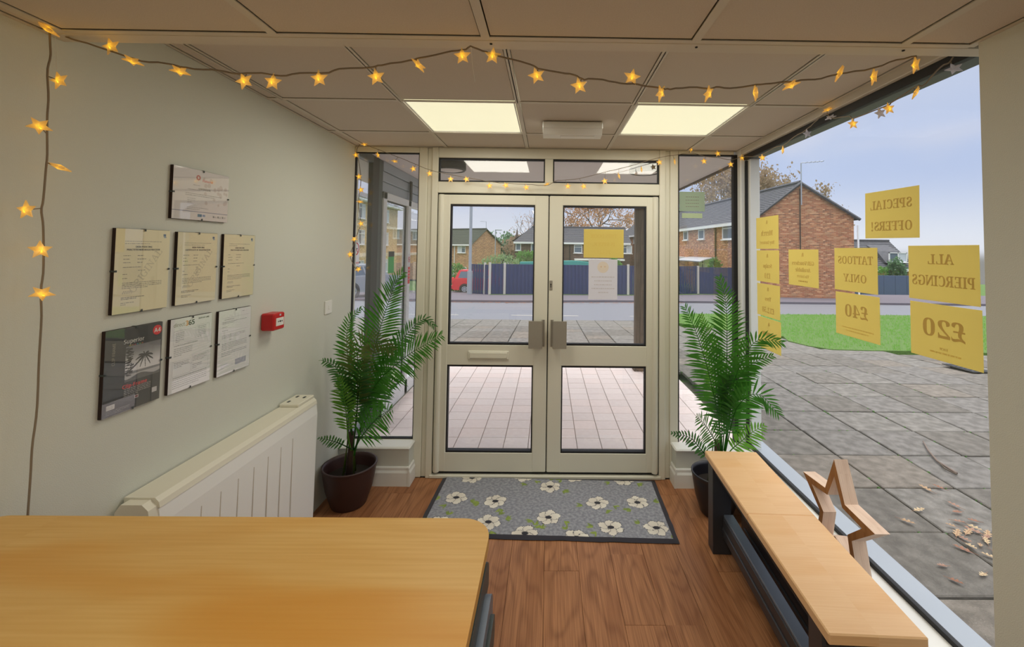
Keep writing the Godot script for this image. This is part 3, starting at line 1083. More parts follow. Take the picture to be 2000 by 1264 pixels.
	sticker(gbx, face, 0.16, 0.17, mats.leaf_green)
	gbx.get_child(0).material_override = mat(rgb8(60, 176, 84), 0.6)
	s = st()
	box(s, Vector3.ZERO, Vector3(0.16, 0.055, 0.001), 0.0, Transform3D(face, Vector3(0.002, 0.112, 0)))
	put("black_band", s, mats.black, gbx)


func gasket_z(parent: Node, x: float, y0: float, y1: float, z0: float, z1: float) -> void:
	var s := st()
	slab(s, Vector3(x - 0.01, y0, z0), Vector3(x + 0.004, y1, z0 + 0.02))
	slab(s, Vector3(x - 0.01, y1 - 0.015, z0), Vector3(x + 0.004, y1, z1))
	slab(s, Vector3(x - 0.01, y0, z0), Vector3(x + 0.004, y0 + 0.015, z1))
	put("gasket", s, mats.gasket, parent)


func sticker(parent: Node, face: Basis, w: float, h: float, m: Material) -> void:
	var s := st()
	box(s, Vector3.ZERO, Vector3(w, h, 0.001), 0.0, Transform3D(face, Vector3.ZERO))
	put("sheet", s, m, parent)


func prohibition(parent: Node, face: Basis, c: Vector2, r: float) -> void:
	var s := st()
	var turn := Transform3D(face, face * Vector3(c.x, c.y, 0.0012))
	var lie := Basis(Vector3(1, 0, 0), Vector3(0, 0, 1), Vector3(0, -1, 0))
	lathe(s, [Vector2(r * 0.8, 0), Vector2(r * 0.8, 0.0006), Vector2(r, 0.0006), Vector2(r, 0)], 28, turn * Transform3D(lie, Vector3.ZERO))
	box(s, Vector3.ZERO, Vector3(r * 0.17, r * 1.7, 0.0008), 0.0, turn * Transform3D(Basis(Vector3(0, 0, 1), 0.785), Vector3.ZERO))
	put("prohibition_ring", s, mats.red_print, parent)
	s = st()
	box(s, Vector3.ZERO, Vector3(r * 0.95, r * 0.2, 0.0006), 0.0, turn)
	put("cigarette", s, mats.black, parent)


func build_street() -> void:
	# blue close-board fence with concrete posts
	var line := [[-4.75, -26.6], [-3.42, -25.45], [-2.6, -25.9], [0.0, -26.2], [2.0, -26.35], [4.9, -26.6], [7.6, -27.6], [10.0, -28.9], [12.2, -28.6]]
	var f := thing("fence", "navy blue close-boarded fence with pale concrete posts across the road", "fence")
	for k in line.size() - 1:
		var a := Vector3(line[k][0], 0, line[k][1])
		var b := Vector3(line[k + 1][0], 0, line[k + 1][1])
		var l := a.distance_to(b)
		var d := (b - a) / l
		var nrm := d.cross(Vector3.UP)
		if nrm.z < 0:
			nrm = -nrm
		var xf := Transform3D(Basis(d, Vector3.UP, nrm), Vector3(a.x, 0, a.z))
		var s := st()
		var n := int(l / 0.11)
		for i in n:
			var x := (i + 0.5) * l / n
			var y := ground_y(a.z) + 0.06
			box(s, Vector3(x, y + 0.88, 0.035 * (i % 2)), Vector3(l / n * 1.03, 1.74, 0.022), 0.004, xf)
		box(s, Vector3(l * 0.5, ground_y(a.z) + 1.82, 0.005), Vector3(l, 0.04, 0.06), 0.0, xf)
		stuff(put("board_panel", s, mats.navy, f))
		s = st()
		box(s, Vector3(l * 0.5, ground_y(a.z) + 0.04, 0), Vector3(l, 0.16, 0.04), 0.0, xf)
		put("gravel_board", s, mats.navy, f)
	for k in [0, 1, 2, 3, 5, 7]:
		var s := st()
		var y := ground_y(line[k][1])
		slab(s, Vector3(line[k][0] - 0.07, y, line[k][1] - 0.03), Vector3(line[k][0] + 0.07, y + 1.92, line[k][1] + 0.09), 0.01)
		put("concrete_post", s, mats.concrete, f)
	var s := st()
	slab(s, Vector3(-3.82, ground_y(-25.9), -25.8), Vector3(-3.68, ground_y(-25.9) + 1.92, -25.68), 0.01)
	put("concrete_post", s, mats.concrete, f)
	# verge
	tag(sheet("grass_verge", [[-3.4, -25.1], [0, -25.8], [5, -26.1], [10, -28.2], [12, -28.1], [12, -28.6], [10, -28.85], [5, -26.55], [0, -26.1], [-3.4, -25.4]], mats.grass, 0.07), "thin strip of grass at the foot of the blue fence", "verge", "", "structure")
	# lamp posts
	lamp_post(Vector3(-4.62, ground_y(-25.6), -25.6), 9.0, 0.16, "tall grey street lamp column beside the red car")
	lamp_post(Vector3(-6.4, ground_y(-52) , -52.0), 6.4, 0.12, "distant street lamp between the two left houses")
	# things behind the fence
	var t := thing("garden_tarpaulin", "teal tarpaulin with a red hem showing above the blue fence", "tarpaulin", Vector3(0.9, 0, -27.6))
	s = st()
	extrude(s, PackedVector2Array([Vector2(-2.7, 0.62), Vector2(2.4, 0.60), Vector2(2.4, 0.86), Vector2(0.6, 0.98), Vector2(-1.0, 0.90), Vector2(-2.7, 0.86)]), 0.9, Transform3D(Basis.IDENTITY, Vector3(0, 0, -0.5)))
	put("sheet", s, mat(rgb8(64, 158, 150), 0.7), t)
	s = st()
	slab(s, Vector3(0.5, 0.57, 0.36), Vector3(2.4, 0.64, 0.42), 0.0)
	put("hem", s, mat(rgb8(206, 96, 78), 0.8), t)
	for x in [-2.6, 2.3]:
		s = st()
		slab(s, Vector3(x - 0.03, ground_y(-27.6), -0.05), Vector3(x + 0.03, 0.7, 0.05))
		put("pole", s, mats.galvanised, t)


func lamp_post(at: Vector3, h: float, w: float, label: String) -> void:
	var t := thing("street_lamp", label, "lamp post", at)
	var s := st()
	tube(s, [Vector3(0, 0, 0), Vector3(0, 1.4, 0)], w, -1.0, 10)
	put("base", s, mats.galvanised, t)
	s = st()
	tube(s, [Vector3(0, 1.4, 0), Vector3(0, h, 0)], w * 0.6, w * 0.42, 10)
	put("column", s, mats.galvanised, t)
	s = st()
	box(s, Vector3(0.35, h, 0), Vector3(0.8, 0.12, 0.24), 0.04)
	put("lantern", s, mats.galvanised, t)


# a house: corner K at the foot, gable wall along g, eaves wall along e (both flat unit vectors)
func house(label: String, K: Vector3, g: Vector3, gl: float, e: Vector3, el: float, eave: float, apex_t: float, apex: float, brick: Material, roofm: Material, hip := 0.0) -> Node3D:
	var t := thing("house", label, "house", K)
	var h := eave - K.y
	var ha := apex - K.y
	var far_h := h if apex_t <= 0.5 else h
	var P := func(a: float, b: float, y: float) -> Vector3:
		return g * a + e * b + Vector3(0, y, 0)
	var out_g := -e
	var out_e := -g
	var s := st()
	quad(s, P.call(0, 0, 0), P.call(gl, 0, 0), P.call(gl, 0, far_h), P.call(0, 0, h), out_g)
	tri(s, P.call(0, 0, h), P.call(gl, 0, far_h), P.call(gl * apex_t, 0, ha), out_g)
	quad(s, P.call(0, el, 0), P.call(gl, el, 0), P.call(gl, el, far_h), P.call(0, el, h), -out_g)
	tri(s, P.call(0, el, h), P.call(gl, el, far_h), P.call(gl * apex_t, el, ha), -out_g)
	quad(s, P.call(0, 0, 0), P.call(0, el, 0), P.call(0, el, h), P.call(0, 0, h), out_e)
	quad(s, P.call(gl, 0, 0), P.call(gl, el, 0), P.call(gl, el, far_h), P.call(gl, 0, far_h), -out_e)
	put("brick_wall", house_uv(s, t, g, e), brick, t)
	# two roof slopes of tiled courses
	var slope := func(a0: float, y0: float, a1: float, y1: float) -> void:
		var r := st()
		var n := 16
		for k in n:
			var u0 := float(k) / n
			var u1 := float(k + 1) / n
			var lift := 0.05
			var p0: Vector3 = P.call(lerpf(a0, a1, u0), -0.12, lerpf(y0, y1, u0) + lift)
			var p1: Vector3 = P.call(lerpf(a0, a1, u0), el + 0.12, lerpf(y0, y1, u0) + lift)
			var in0 := hip * u0
			var in1 := hip * u1
			if hip > 0.0:
				p0 = P.call(lerpf(a0, a1, u0), -0.12 + in0, lerpf(y0, y1, u0) + lift)
			var q0: Vector3 = P.call(lerpf(a0, a1, u1), -0.12 + in1, lerpf(y0, y1, u1))
			var q1: Vector3 = P.call(lerpf(a0, a1, u1), el + 0.12, lerpf(y0, y1, u1))
			quad(r, p0, p1, q1, q0, Vector3(0, 1, 0) + (-g if a1 > a0 else g) * 0.3)
			quad(r, p0, p1, p1 + Vector3(0, -0.07, 0), p0 + Vector3(0, -0.07, 0), (-g if a1 > a0 else g))
		put("roof_slope", r, roofm, t)
	var over := 0.25
	var rate := (ha - h) / (gl * apex_t)
	var rate2 := (ha - far_h) / (gl * (1.0 - apex_t))
	slope.call(-over, h - rate * over, gl * apex_t, ha)
	slope.call(gl + over, far_h - rate2 * over, gl * apex_t, ha)
	if hip > 0.0:
		s = st()
		tri(s, P.call(-over, -0.3, h), P.call(gl + over, -0.3, far_h), P.call(gl * apex_t, hip, ha), -e + Vector3.UP)
		put("hip_slope", s, roofm, t)
	s = st()
	tube(s, [P.call(gl * apex_t, -0.12 + hip, ha + 0.06), P.call(gl * apex_t, el + 0.1, ha + 0.06)], 0.11, -1.0, 6)
	put("ridge", s, roofm, t)
	s = st()
	var A: Vector3 = P.call(-over, -0.1, h - rate * over - 0.08)
	var B: Vector3 = P.call(-over, el, h - rate * over - 0.08)
	var mid := (A + B) * 0.5
	box(s, Vector3.ZERO, Vector3(0.12, 0.2, A.distance_to(B)), 0.0, Transform3D(Basis(g, Vector3.UP, -e), mid))
	put("gutter_board", s, mats.pvc_white, t)
	s = st()
	for k in [[0.0, h, apex_t, ha], [1.0, far_h, apex_t, ha]]:
		var u: Vector3 = P.call(gl * k[0] + (-over if k[0] == 0.0 else over), -0.14, k[1] - (rate if k[0] == 0.0 else rate2) * over)
		var v: Vector3 = P.call(gl * k[2], -0.14, k[3])
		if hip == 0.0:
			tube(s, [u, v], 0.09, -1.0, 4)
	if hip == 0.0:
		put("verge_board", s, roofm, t)
	return t


func house_uv(s: SurfaceTool, _t: Node, _g: Vector3, _e: Vector3) -> SurfaceTool:
	return s


# a window on a wall: xf has x along the wall, y up, z out of it
func house_window(parent: Node, xf: Transform3D, w: float, h: float, lights := 2, cill := true) -> void:
	var f := thing_part("window", parent)
	var s := st()
	var b := 0.07
	box(s, Vector3(0, h * 0.5 - b * 0.5, 0.03), Vector3(w, b, 0.1), 0.0, xf)
	box(s, Vector3(0, -h * 0.5 + b * 0.5, 0.03), Vector3(w, b, 0.1), 0.0, xf)
	for k in lights + 1:
		var x := -w * 0.5 + b * 0.5 + (w - b) * k / lights
		box(s, Vector3(x, 0, 0.03), Vector3(b, h, 0.1), 0.0, xf)
	if h > 0.9:
		box(s, Vector3(0, h * 0.22, 0.03), Vector3(w, b * 0.8, 0.09), 0.0, xf)
	if cill:
		box(s, Vector3(0, -h * 0.5 - 0.03, 0.06), Vector3(w + 0.16, 0.07, 0.2), 0.0, xf)
	put("frame", s, mats.pvc_white, f)
	for k in lights:
		s = st()
		box(s, Vector3(-w * 0.5 + (w - b) * (k + 0.5) / lights + b * 0.5, 0, 0.02), Vector3((w - b) / lights, h - 0.04, 0.02), 0.0, xf)
		put("pane", s, mats.window_dark if k % 2 == 0 else mats.curtain, f)


func aerial(parent: Node, at: Vector3, h: float, arm: Vector3) -> void:
	var s := st()
	tube(s, [at, at + Vector3(0, h, 0)], 0.035, -1.0, 5)
	tube(s, [at + Vector3(0, h, 0), at + Vector3(0, h, 0) + arm], 0.025, -1.0, 5)
	for k in 5:
		var c := at + Vector3(0, h, 0) + arm * (0.25 + 0.18 * k)
		var side := arm.cross(Vector3.UP).normalized() * 0.22
		tube(s, [c - side, c + side], 0.014, -1.0, 4)
	put("television_aerial", s, mats.galvanised, parent)


func build_houses() -> void:
	# left: tan brick gable seen past the lamp column
	var g := Vector3(0.43, 0, -0.90).normalized()
	var e := Vector3(-g.z, 0, g.x) * -1.0
	if e.x > 0:
		e = -e
	var a := house("tan brick house with mossy roof and a plain gable, behind the lamp column", Vector3(-10.68, -3.0, -60), g, 7.6, e, 20.0, 2.40, 0.46, 4.55, mats.brick_tan, mats.roof_moss)
	var wx := Transform3D(Basis(e, Vector3.UP, -g), Vector3.ZERO)
	for k in [[1.65, 4.55, 1.35, 0.95, 2], [1.4, 1.55, 1.3, 1.1, 2], [4.4, 4.55, 1.4, 0.95, 2], [3.4, 1.2, 0.9, 1.9, 1]]:
		house_window(a, wx.translated(e * k[0] + Vector3(0, k[1], 0)), k[2], k[3], k[4])
	var s := st()
	tube(s, [e * 2.85 - g * 0.06 + Vector3(0, 5.2, 0), e * 2.85 - g * 0.06 + Vector3(0, 0.5, 0)], 0.06, -1.0, 6)
	put("downpipe", s, mats.pvc_white, a)
	aerial(a, g * 3.5 + Vector3(0, 7.5, 0), 1.15, Vector3(-0.85, 0.02, 0.2))
	# middle: dark brick house with hipped slate roof
	var b := house("dark brown brick house with hipped slate roof above the middle of the fence", Vector3(-3.95, -2.4, -50), Vector3(0, 0, -1), 8.0, Vector3(1, 0, 0), 13.4, 2.62, 0.5, 4.45, mats.brick_dark, mats.roof_slate, 1.9)
	var bx := Transform3D(Basis(Vector3(1, 0, 0), Vector3.UP, Vector3(0, 0, 1)), Vector3.ZERO)
	for k in [[0.45, 4.35, 0.62, 0.85, 1], [2.15, 4.3, 0.5, 0.9, 1], [5.05, 4.3, 0.5, 0.9, 1], [7.35, 4.2, 0.95, 0.95, 1], [11.0, 4.2, 1.2, 0.95, 2], [13.0, 4.2, 1.2, 0.95, 2]]:
		house_window(b, bx.translated(Vector3(k[0], k[1], 0)), k[2], k[3], k[4])
	s = st()
	tube(s, [Vector3(6.4, 4.9, 0.08), Vector3(6.4, 0.4, 0.08)], 0.06, -1.0, 6)
	put("downpipe", s, mats.black, b)
	s = st()
	slab(s, Vector3(6.9, 2.9, -0.2), Vector3(12.5, 3.08, 1.6))
	put("porch_roof", s, mats.pvc_white, b)
	s = st()
	slab(s, Vector3(7.1, 0, 0), Vector3(10.4, 2.9, 1.4))
	put("porch_wall", s, mats.brick_dark, b)
	for k in [[7.9, 2.2, 1.1, 1.1, 2], [9.4, 2.2, 1.0, 1.1, 2]]:
		house_window(b, bx.translated(Vector3(k[0], k[1], 1.4)), k[2], k[3], k[4])
	# right: long brick house, gable to the road
	var K := Vector3(12.5, -1.12, -26.0)
	var dg := Vector3(5, 0, 1).normalized()
	var de := Vector3(-0.06, 0, -1).normalized()
	var d := house("red brick house with its big plain gable to the road on the right", K, dg, 5.35, de, 36.5, 3.78, 0.46, 5.8, mats.brick_red, mats.roof_slate)
	var out := dg.cross(Vector3.UP).normalized()
	out = Vector3(de.z, 0, -de.x)
	if out.x > 0:
		out = -out
	var dx := Transform3D(Basis(de, Vector3.UP, out), Vector3.ZERO)
	for k in [[3.48, 4.16, 1.5, 1.06, 1], [7.84, 4.24, 1.1, 1.0, 1], [11.1, 4.24, 1.0, 1.0, 1], [16.0, 4.2, 1.4, 1.0, 2], [21.0, 4.2, 1.4, 1.0, 2], [28.0, 4.2, 1.4, 1.0, 2], [34.6, 4.25, 1.9, 1.05, 1]]:
		house_window(d, dx.translated(de * k[0] + Vector3(0, k[1], 0)), k[2], k[3], k[4])
	s = st()
	tube(s, [de * 5.1 + out * 0.07 + Vector3(0, 4.75, 0), de * 5.3 + out * 0.07 + Vector3(0, 4.5, 0), de * 5.3 + out * 0.07 + Vector3(0, 0.4, 0)], 0.06, -1.0, 6)
	put("downpipe", s, mats.black, d)
	s = st()
	for k in 6:
		var u0 := float(k) / 6
		var u1 := float(k + 1) / 6
		var pa := de * 5.2 + out * (1.3 * u0) + Vector3(0, 2.35 - 0.28 * u0 * u0, 0)
		var pb := de * 5.2 + out * (1.3 * u1) + Vector3(0, 2.35 - 0.28 * u1 * u1, 0)
		quad(s, pa, pb, pb + de * 4.6, pa + de * 4.6, Vector3.UP)
		quad(s, pa - Vector3(0, 0.06, 0), pb - Vector3(0, 0.06, 0), pb + de * 4.6 - Vector3(0, 0.06, 0), pa + de * 4.6 - Vector3(0, 0.06, 0), Vector3.DOWN)
		quad(s, pa, pb, pb - Vector3(0, 0.06, 0), pa - Vector3(0, 0.06, 0), -de)
	put("door_canopy", s, mats.curtain, d)
	s = st()
	box(s, Vector3.ZERO, Vector3(2.4, 2.3, 0.08), 0.0, dx.translated(de * 6.9 + Vector3(0, 1.15, 0) + out * 0.05))
	put("front_door", s, mats.pvc_white, d)
	house_window(d, dx.translated(de * 7.6 + Vector3(0, 1.6, 0) + out * 0.08), 0.9, 1.1, 2)
	s = st()
	box(s, Vector3.ZERO, Vector3(10.6, 0.22, 1.5), 0.0, dx.translated(de * 15.8 + Vector3(0, 2.2, 0) + out * 0.7))
	put("lean_to_roof", s, mats.pvc_white, d)
	s = st()
	box(s, Vector3.ZERO, Vector3(10.2, 2.1, 1.3), 0.0, dx.translated(de * 15.8 + Vector3(0, 1.05, 0) + out * 0.65))
	put("lean_to_wall", s, mats.brick_tan, d)
	aerial(d, dg * 2.45 - de * 0.2 + Vector3(0, 5.6, 0), 2.5, Vector3(1.15, 0.06, 0.3))
	s = st()
	tube(s, [dg * 2.45 - de * 0.06 + Vector3(0, 6.6, 0), dg * 2.45 - de * 0.06 + Vector3(0, 2.9, 0)], 0.03, -1.0, 5)
	put("aerial_lead", s, mats.black, d)
	s = st()
	tube(s, [dg * 5.5 - de * 0.1 + Vector3(0, 4.4, 0), dg * 5.5 - de * 0.1 + Vector3(0, 0.2, 0)], 0.05, -1.0, 6)
	put("downpipe", s, mats.pvc_white, d)
	# far right: bungalow with a dormer
	var eh := house("low house with steep slate roof and a white dormer window", Vector3(27.5, -2.6, -38), Vector3(0, 0, -1), 6.0, Vector3(1, 0, 0), 4.9, 0.5, 0.5, 2.85, mats.brick_red, mats.roof_slate)
	s = st()
	extrude(s, PackedVector2Array([Vector2(0.1, 3.45), Vector2(-1.0, 4.5), Vector2(-2.95, 5.35), Vector2(-2.95, 3.45)]), 2.0, Transform3D(Basis(Vector3(0, 0, 1), Vector3.UP, Vector3(-1, 0, 0)), Vector3(4.4, 0, -0.15)))
	put("dormer_cheek", s, mats.roof_slate, eh)
	house_window(eh, bx.translated(Vector3(3.4, 3.95, -0.02)), 1.6, 0.85, 2)
	var fe := thing("garden_fence", "slate grey garden fence below the dormer house", "fence", Vector3(0, 0, -33.5))
	for k in 8:
		s = st()
		slab(s, Vector3(22.5 + k * 0.9, -1.95, -0.03), Vector3(23.385 + k * 0.9, 0.02 - (0.05 if k > 2 else -0.25 + 0.1 * k), 0.03), 0.01)
		put("fence_panel", s, mat(rgb8(76, 92, 124), 0.8), fe)
	# left: three-storey yellow brick flats seen through the left side pane
	var fl := thing("apartment_block", "three-storey yellow brick flats seen through the left side pane", "building", Vector3(-19, -3.0, -25))
	s = st()
	slab(s, Vector3(-9, 0, -29.3), Vector3(0, 9.4, 6))
	put("brick_wall", s, mats.brick_yellow, fl)
	s = st()
	slab(s, Vector3(-9.6, 9.4, -30.0), Vector3(0.7, 9.62, 6.6))
	put("eaves_board", s, mats.pvc_white, fl)
	s = st()
	extrude(s, PackedVector2Array([Vector2(-9.7, 9.62), Vector2(0.8, 9.62), Vector2(-4.4, 11.6)]), 37.0, Transform3D(Basis.IDENTITY, Vector3(0, 0, -30.2)))
	put("roof_slope", s, mats.roof_slate, fl)
	var fx := Basis(Vector3(0, 0, -1), Vector3.UP, Vector3(1, 0, 0))
	for row in [8.35, 5.7, 2.6]:
		for z in [-11.0, -15.6, -18.9, -25.5]:
			house_window(fl, Transform3D(fx, Vector3(0, row, z)), 1.5, 1.5, 2)
	# brown terrace beyond the flats
	var g2 := house("distant brown terrace glimpsed beyond the yellow flats", Vector3(-29, -4.4, -88), Vector3(0, 0, -1), 8.0, Vector3(1, 0, 0), 9.0, 3.0, 0.5, 5.6, mats.brick_dark, mats.roof_slate)
	for k in [[1.6, 5.6], [4.4, 5.6], [7.0, 5.6]]:
		house_window(g2, bx.translated(Vector3(k[0], k[1], 0)), 1.4, 1.2, 2)


# ---------------------------------------------------------------- trees and bushes
func branches(s: SurfaceTool, r: RandomNumberGenerator, from: Vector3, dir: Vector3, len_: float, rad: float, depth: int, tips: Array, spread: float, lift: float) -> void:
	var pts := [from]
	var d := dir
	for k in 3:
		d = (d + Vector3(r.randf_range(-1, 1), r.randf_range(-0.6, 1) * lift, r.randf_range(-1, 1)) * 0.22).normalized()
		pts.append(pts[-1] + d * len_ / 3.0)
	tube(s, pts, rad, rad * 0.62, 5 if depth > 2 else 3, false)
	if depth <= 2:
		tips.append(pts[-1])
		tips.append(pts[2])
	if depth == 0:
		return
	var n := 3 if depth > 2 else 2 + r.randi() % 2
	for k in n:
		var a := TAU * (k + r.randf()) / n
		var side := d.cross(Vector3.RIGHT if absf(d.x) < 0.8 else Vector3.UP).normalized()
		side = side.rotated(d, a)
		var nd := (d + side * spread * r.randf_range(0.7, 1.3) + Vector3.UP * lift * 0.3).normalized()
		branches(s, r, pts[-1 - (k % 2)], nd, len_ * r.randf_range(0.66, 0.84), rad * 0.6, depth - 1, tips, spread, lift)


func leaf_cloud(parent: Node, pts: Array, per: int, size: float, scatter: float, m: Material, sd: int) -> void:
	var r := RandomNumberGenerator.new()
	r.seed = sd
	var s := st()
	quad(s, Vector3(0, 0, 0), Vector3(0.32, 0.0, 0.5), Vector3(0, 0.06, 1), Vector3(-0.32, 0.0, 0.5), Vector3.UP)
	s.generate_normals()
	var mm := MultiMesh.new()
	mm.transform_format = MultiMesh.TRANSFORM_3D
	mm.mesh = s.commit()
	mm.instance_count = pts.size() * per
	for k in mm.instance_count:
		var p: Vector3 = pts[k / per]
		var off := Vector3(r.randfn(), r.randfn(), r.randfn()) * scatter
		var b := Basis.from_euler(Vector3(r.randf() * TAU, r.randf() * TAU, r.randf() * TAU)).scaled(Vector3.ONE * size * r.randf_range(0.6, 1.3))
		mm.set_instance_transform(k, Transform3D(b, p + off))
	var o := MultiMeshInstance3D.new()
	o.name = sub_numbered("foliage", parent)
	o.multimesh = mm
	o.material_override = m
	parent.add_child(o)
	stuff(o)


func tree(label: String, at: Vector3, h: float, rad: float, depth: int, sd: int, spread: float, lift: float, leaf: Material, per: int, size: float, scatter: float) -> void:
	var t := thing("tree", label, "tree", at)
	var r := RandomNumberGenerator.new()
	r.seed = sd
	var s := st()
	var tips := []
	branches(s, r, Vector3.ZERO, Vector3.UP, h, rad, depth, tips, spread, lift)
	put("trunk", s, mats.twig if leaf == mats.leaf_rust else mats.bark, t)
	if per > 0:
		leaf_cloud(t, tips, per, size, scatter, leaf, sd + 1)


func bush(called: String, label: String, at: Vector3, half: Vector3, m: Material, sd: int, n := 500, size := 0.16) -> void:
	var t := thing(called, label, "bush" if called != "hedge" else "hedge", at)
	var r := RandomNumberGenerator.new()
	r.seed = sd
	var s := st(true)
	var pts := []
	for k in n:
		var u := Vector3(r.randfn(), r.randfn(), r.randfn()).normalized()
		if called == "hedge":
			u = u / maxf(absf(u.x), maxf(absf(u.y), absf(u.z)))
		pts.append(u * half * r.randf_range(0.8, 1.0) + Vector3(0, half.y, 0))
	for k in 4:
		tube(s, [Vector3(half.x * 0.2 * (k - 1.5), 0, 0), Vector3(half.x * 0.5 * (k - 1.5), half.y, half.z * 0.3 * (k % 2))], 0.05, 0.02, 5)
	put("stems", s, mats.bark, t)
	leaf_cloud(t, pts, 3, size, 0.07, m, sd + 5)


func build_trees() -> void:
	tree("spreading autumn oak with rusty leaves behind the dark brick house", Vector3(8.0, -4.0, -86), 5.4, 0.5, 6, 4, 0.85, 0.35, mats.leaf_rust, 5, 0.36, 0.40)
	tree("bare young tree rising behind the hipped roof, small and thin", Vector3(-4.0, -3.4, -66), 3.9, 0.2, 5, 9, 0.6, 0.5, mats.leaf_rust, 1, 0.2, 0.3)
	tree("tall brown-leaved tree behind the big red brick gable", Vector3(33.5, -4.4, -81), 7.6, 0.4, 6, 14, 0.75, 0.35, mats.leaf_brown, 7, 0.5, 0.55)
	tree("dark evergreen between the tan house and the dark brick house", Vector3(-8.9, -4.6, -84), 2.9, 0.3, 5, 17, 0.7, 0.2, mats.leaf_dark, 7, 0.55, 0.5)
	tree("russet tree beside the dark evergreen, left of the hipped roof", Vector3(-6.6, -4.4, -76), 2.7, 0.25, 5, 19, 0.6, 0.3, mats.leaf_brown, 7, 0.5, 0.5)
	bush("shrub", "dark green shrub beside the red car and lamp column", Vector3(-6.5, -1.3, -30.3), Vector3(0.8, 0.95, 0.6), mats.leaf_green, 3)
	bush("shrub", "sage green shrub peeping over the fence, left of the hedge", Vector3(-3.4, -1.4, -31.0), Vector3(1.8, 1.35, 0.5), mats.leaf_sage, 4, 700)
	bush("shrub", "dark climber above the blue fence beside the white notice", Vector3(4.2, -1.3, -28.2), Vector3(0.7, 1.25, 0.4), mats.leaf_green, 6)
	bush("shrub", "small leafy shrub at the foot of the red brick house", Vector3(11.4, -1.3, -29.6), Vector3(0.5, 1.25, 0.4), mats.leaf_green, 7)
	bush("hedge", "square clipped bright hedge in front of the dark brick house", Vector3(-1.6, -1.5, -36), Vector3(1.0, 1.45, 0.7), mats.leaf_green, 8, 1300, 0.16)
	bush("hedge", "long hedge above the slate grey garden fence", Vector3(26, -2.2, -35), Vector3(2.6, 1.35, 0.6), mats.leaf_green, 12, 1400, 0.18)
	bush("shrub", "dark bush right of the dormer window", Vector3(27.9, -1.9, -34.5), Vector3(0.7, 1.6, 0.6), mats.leaf_dark, 13, 600, 0.2)


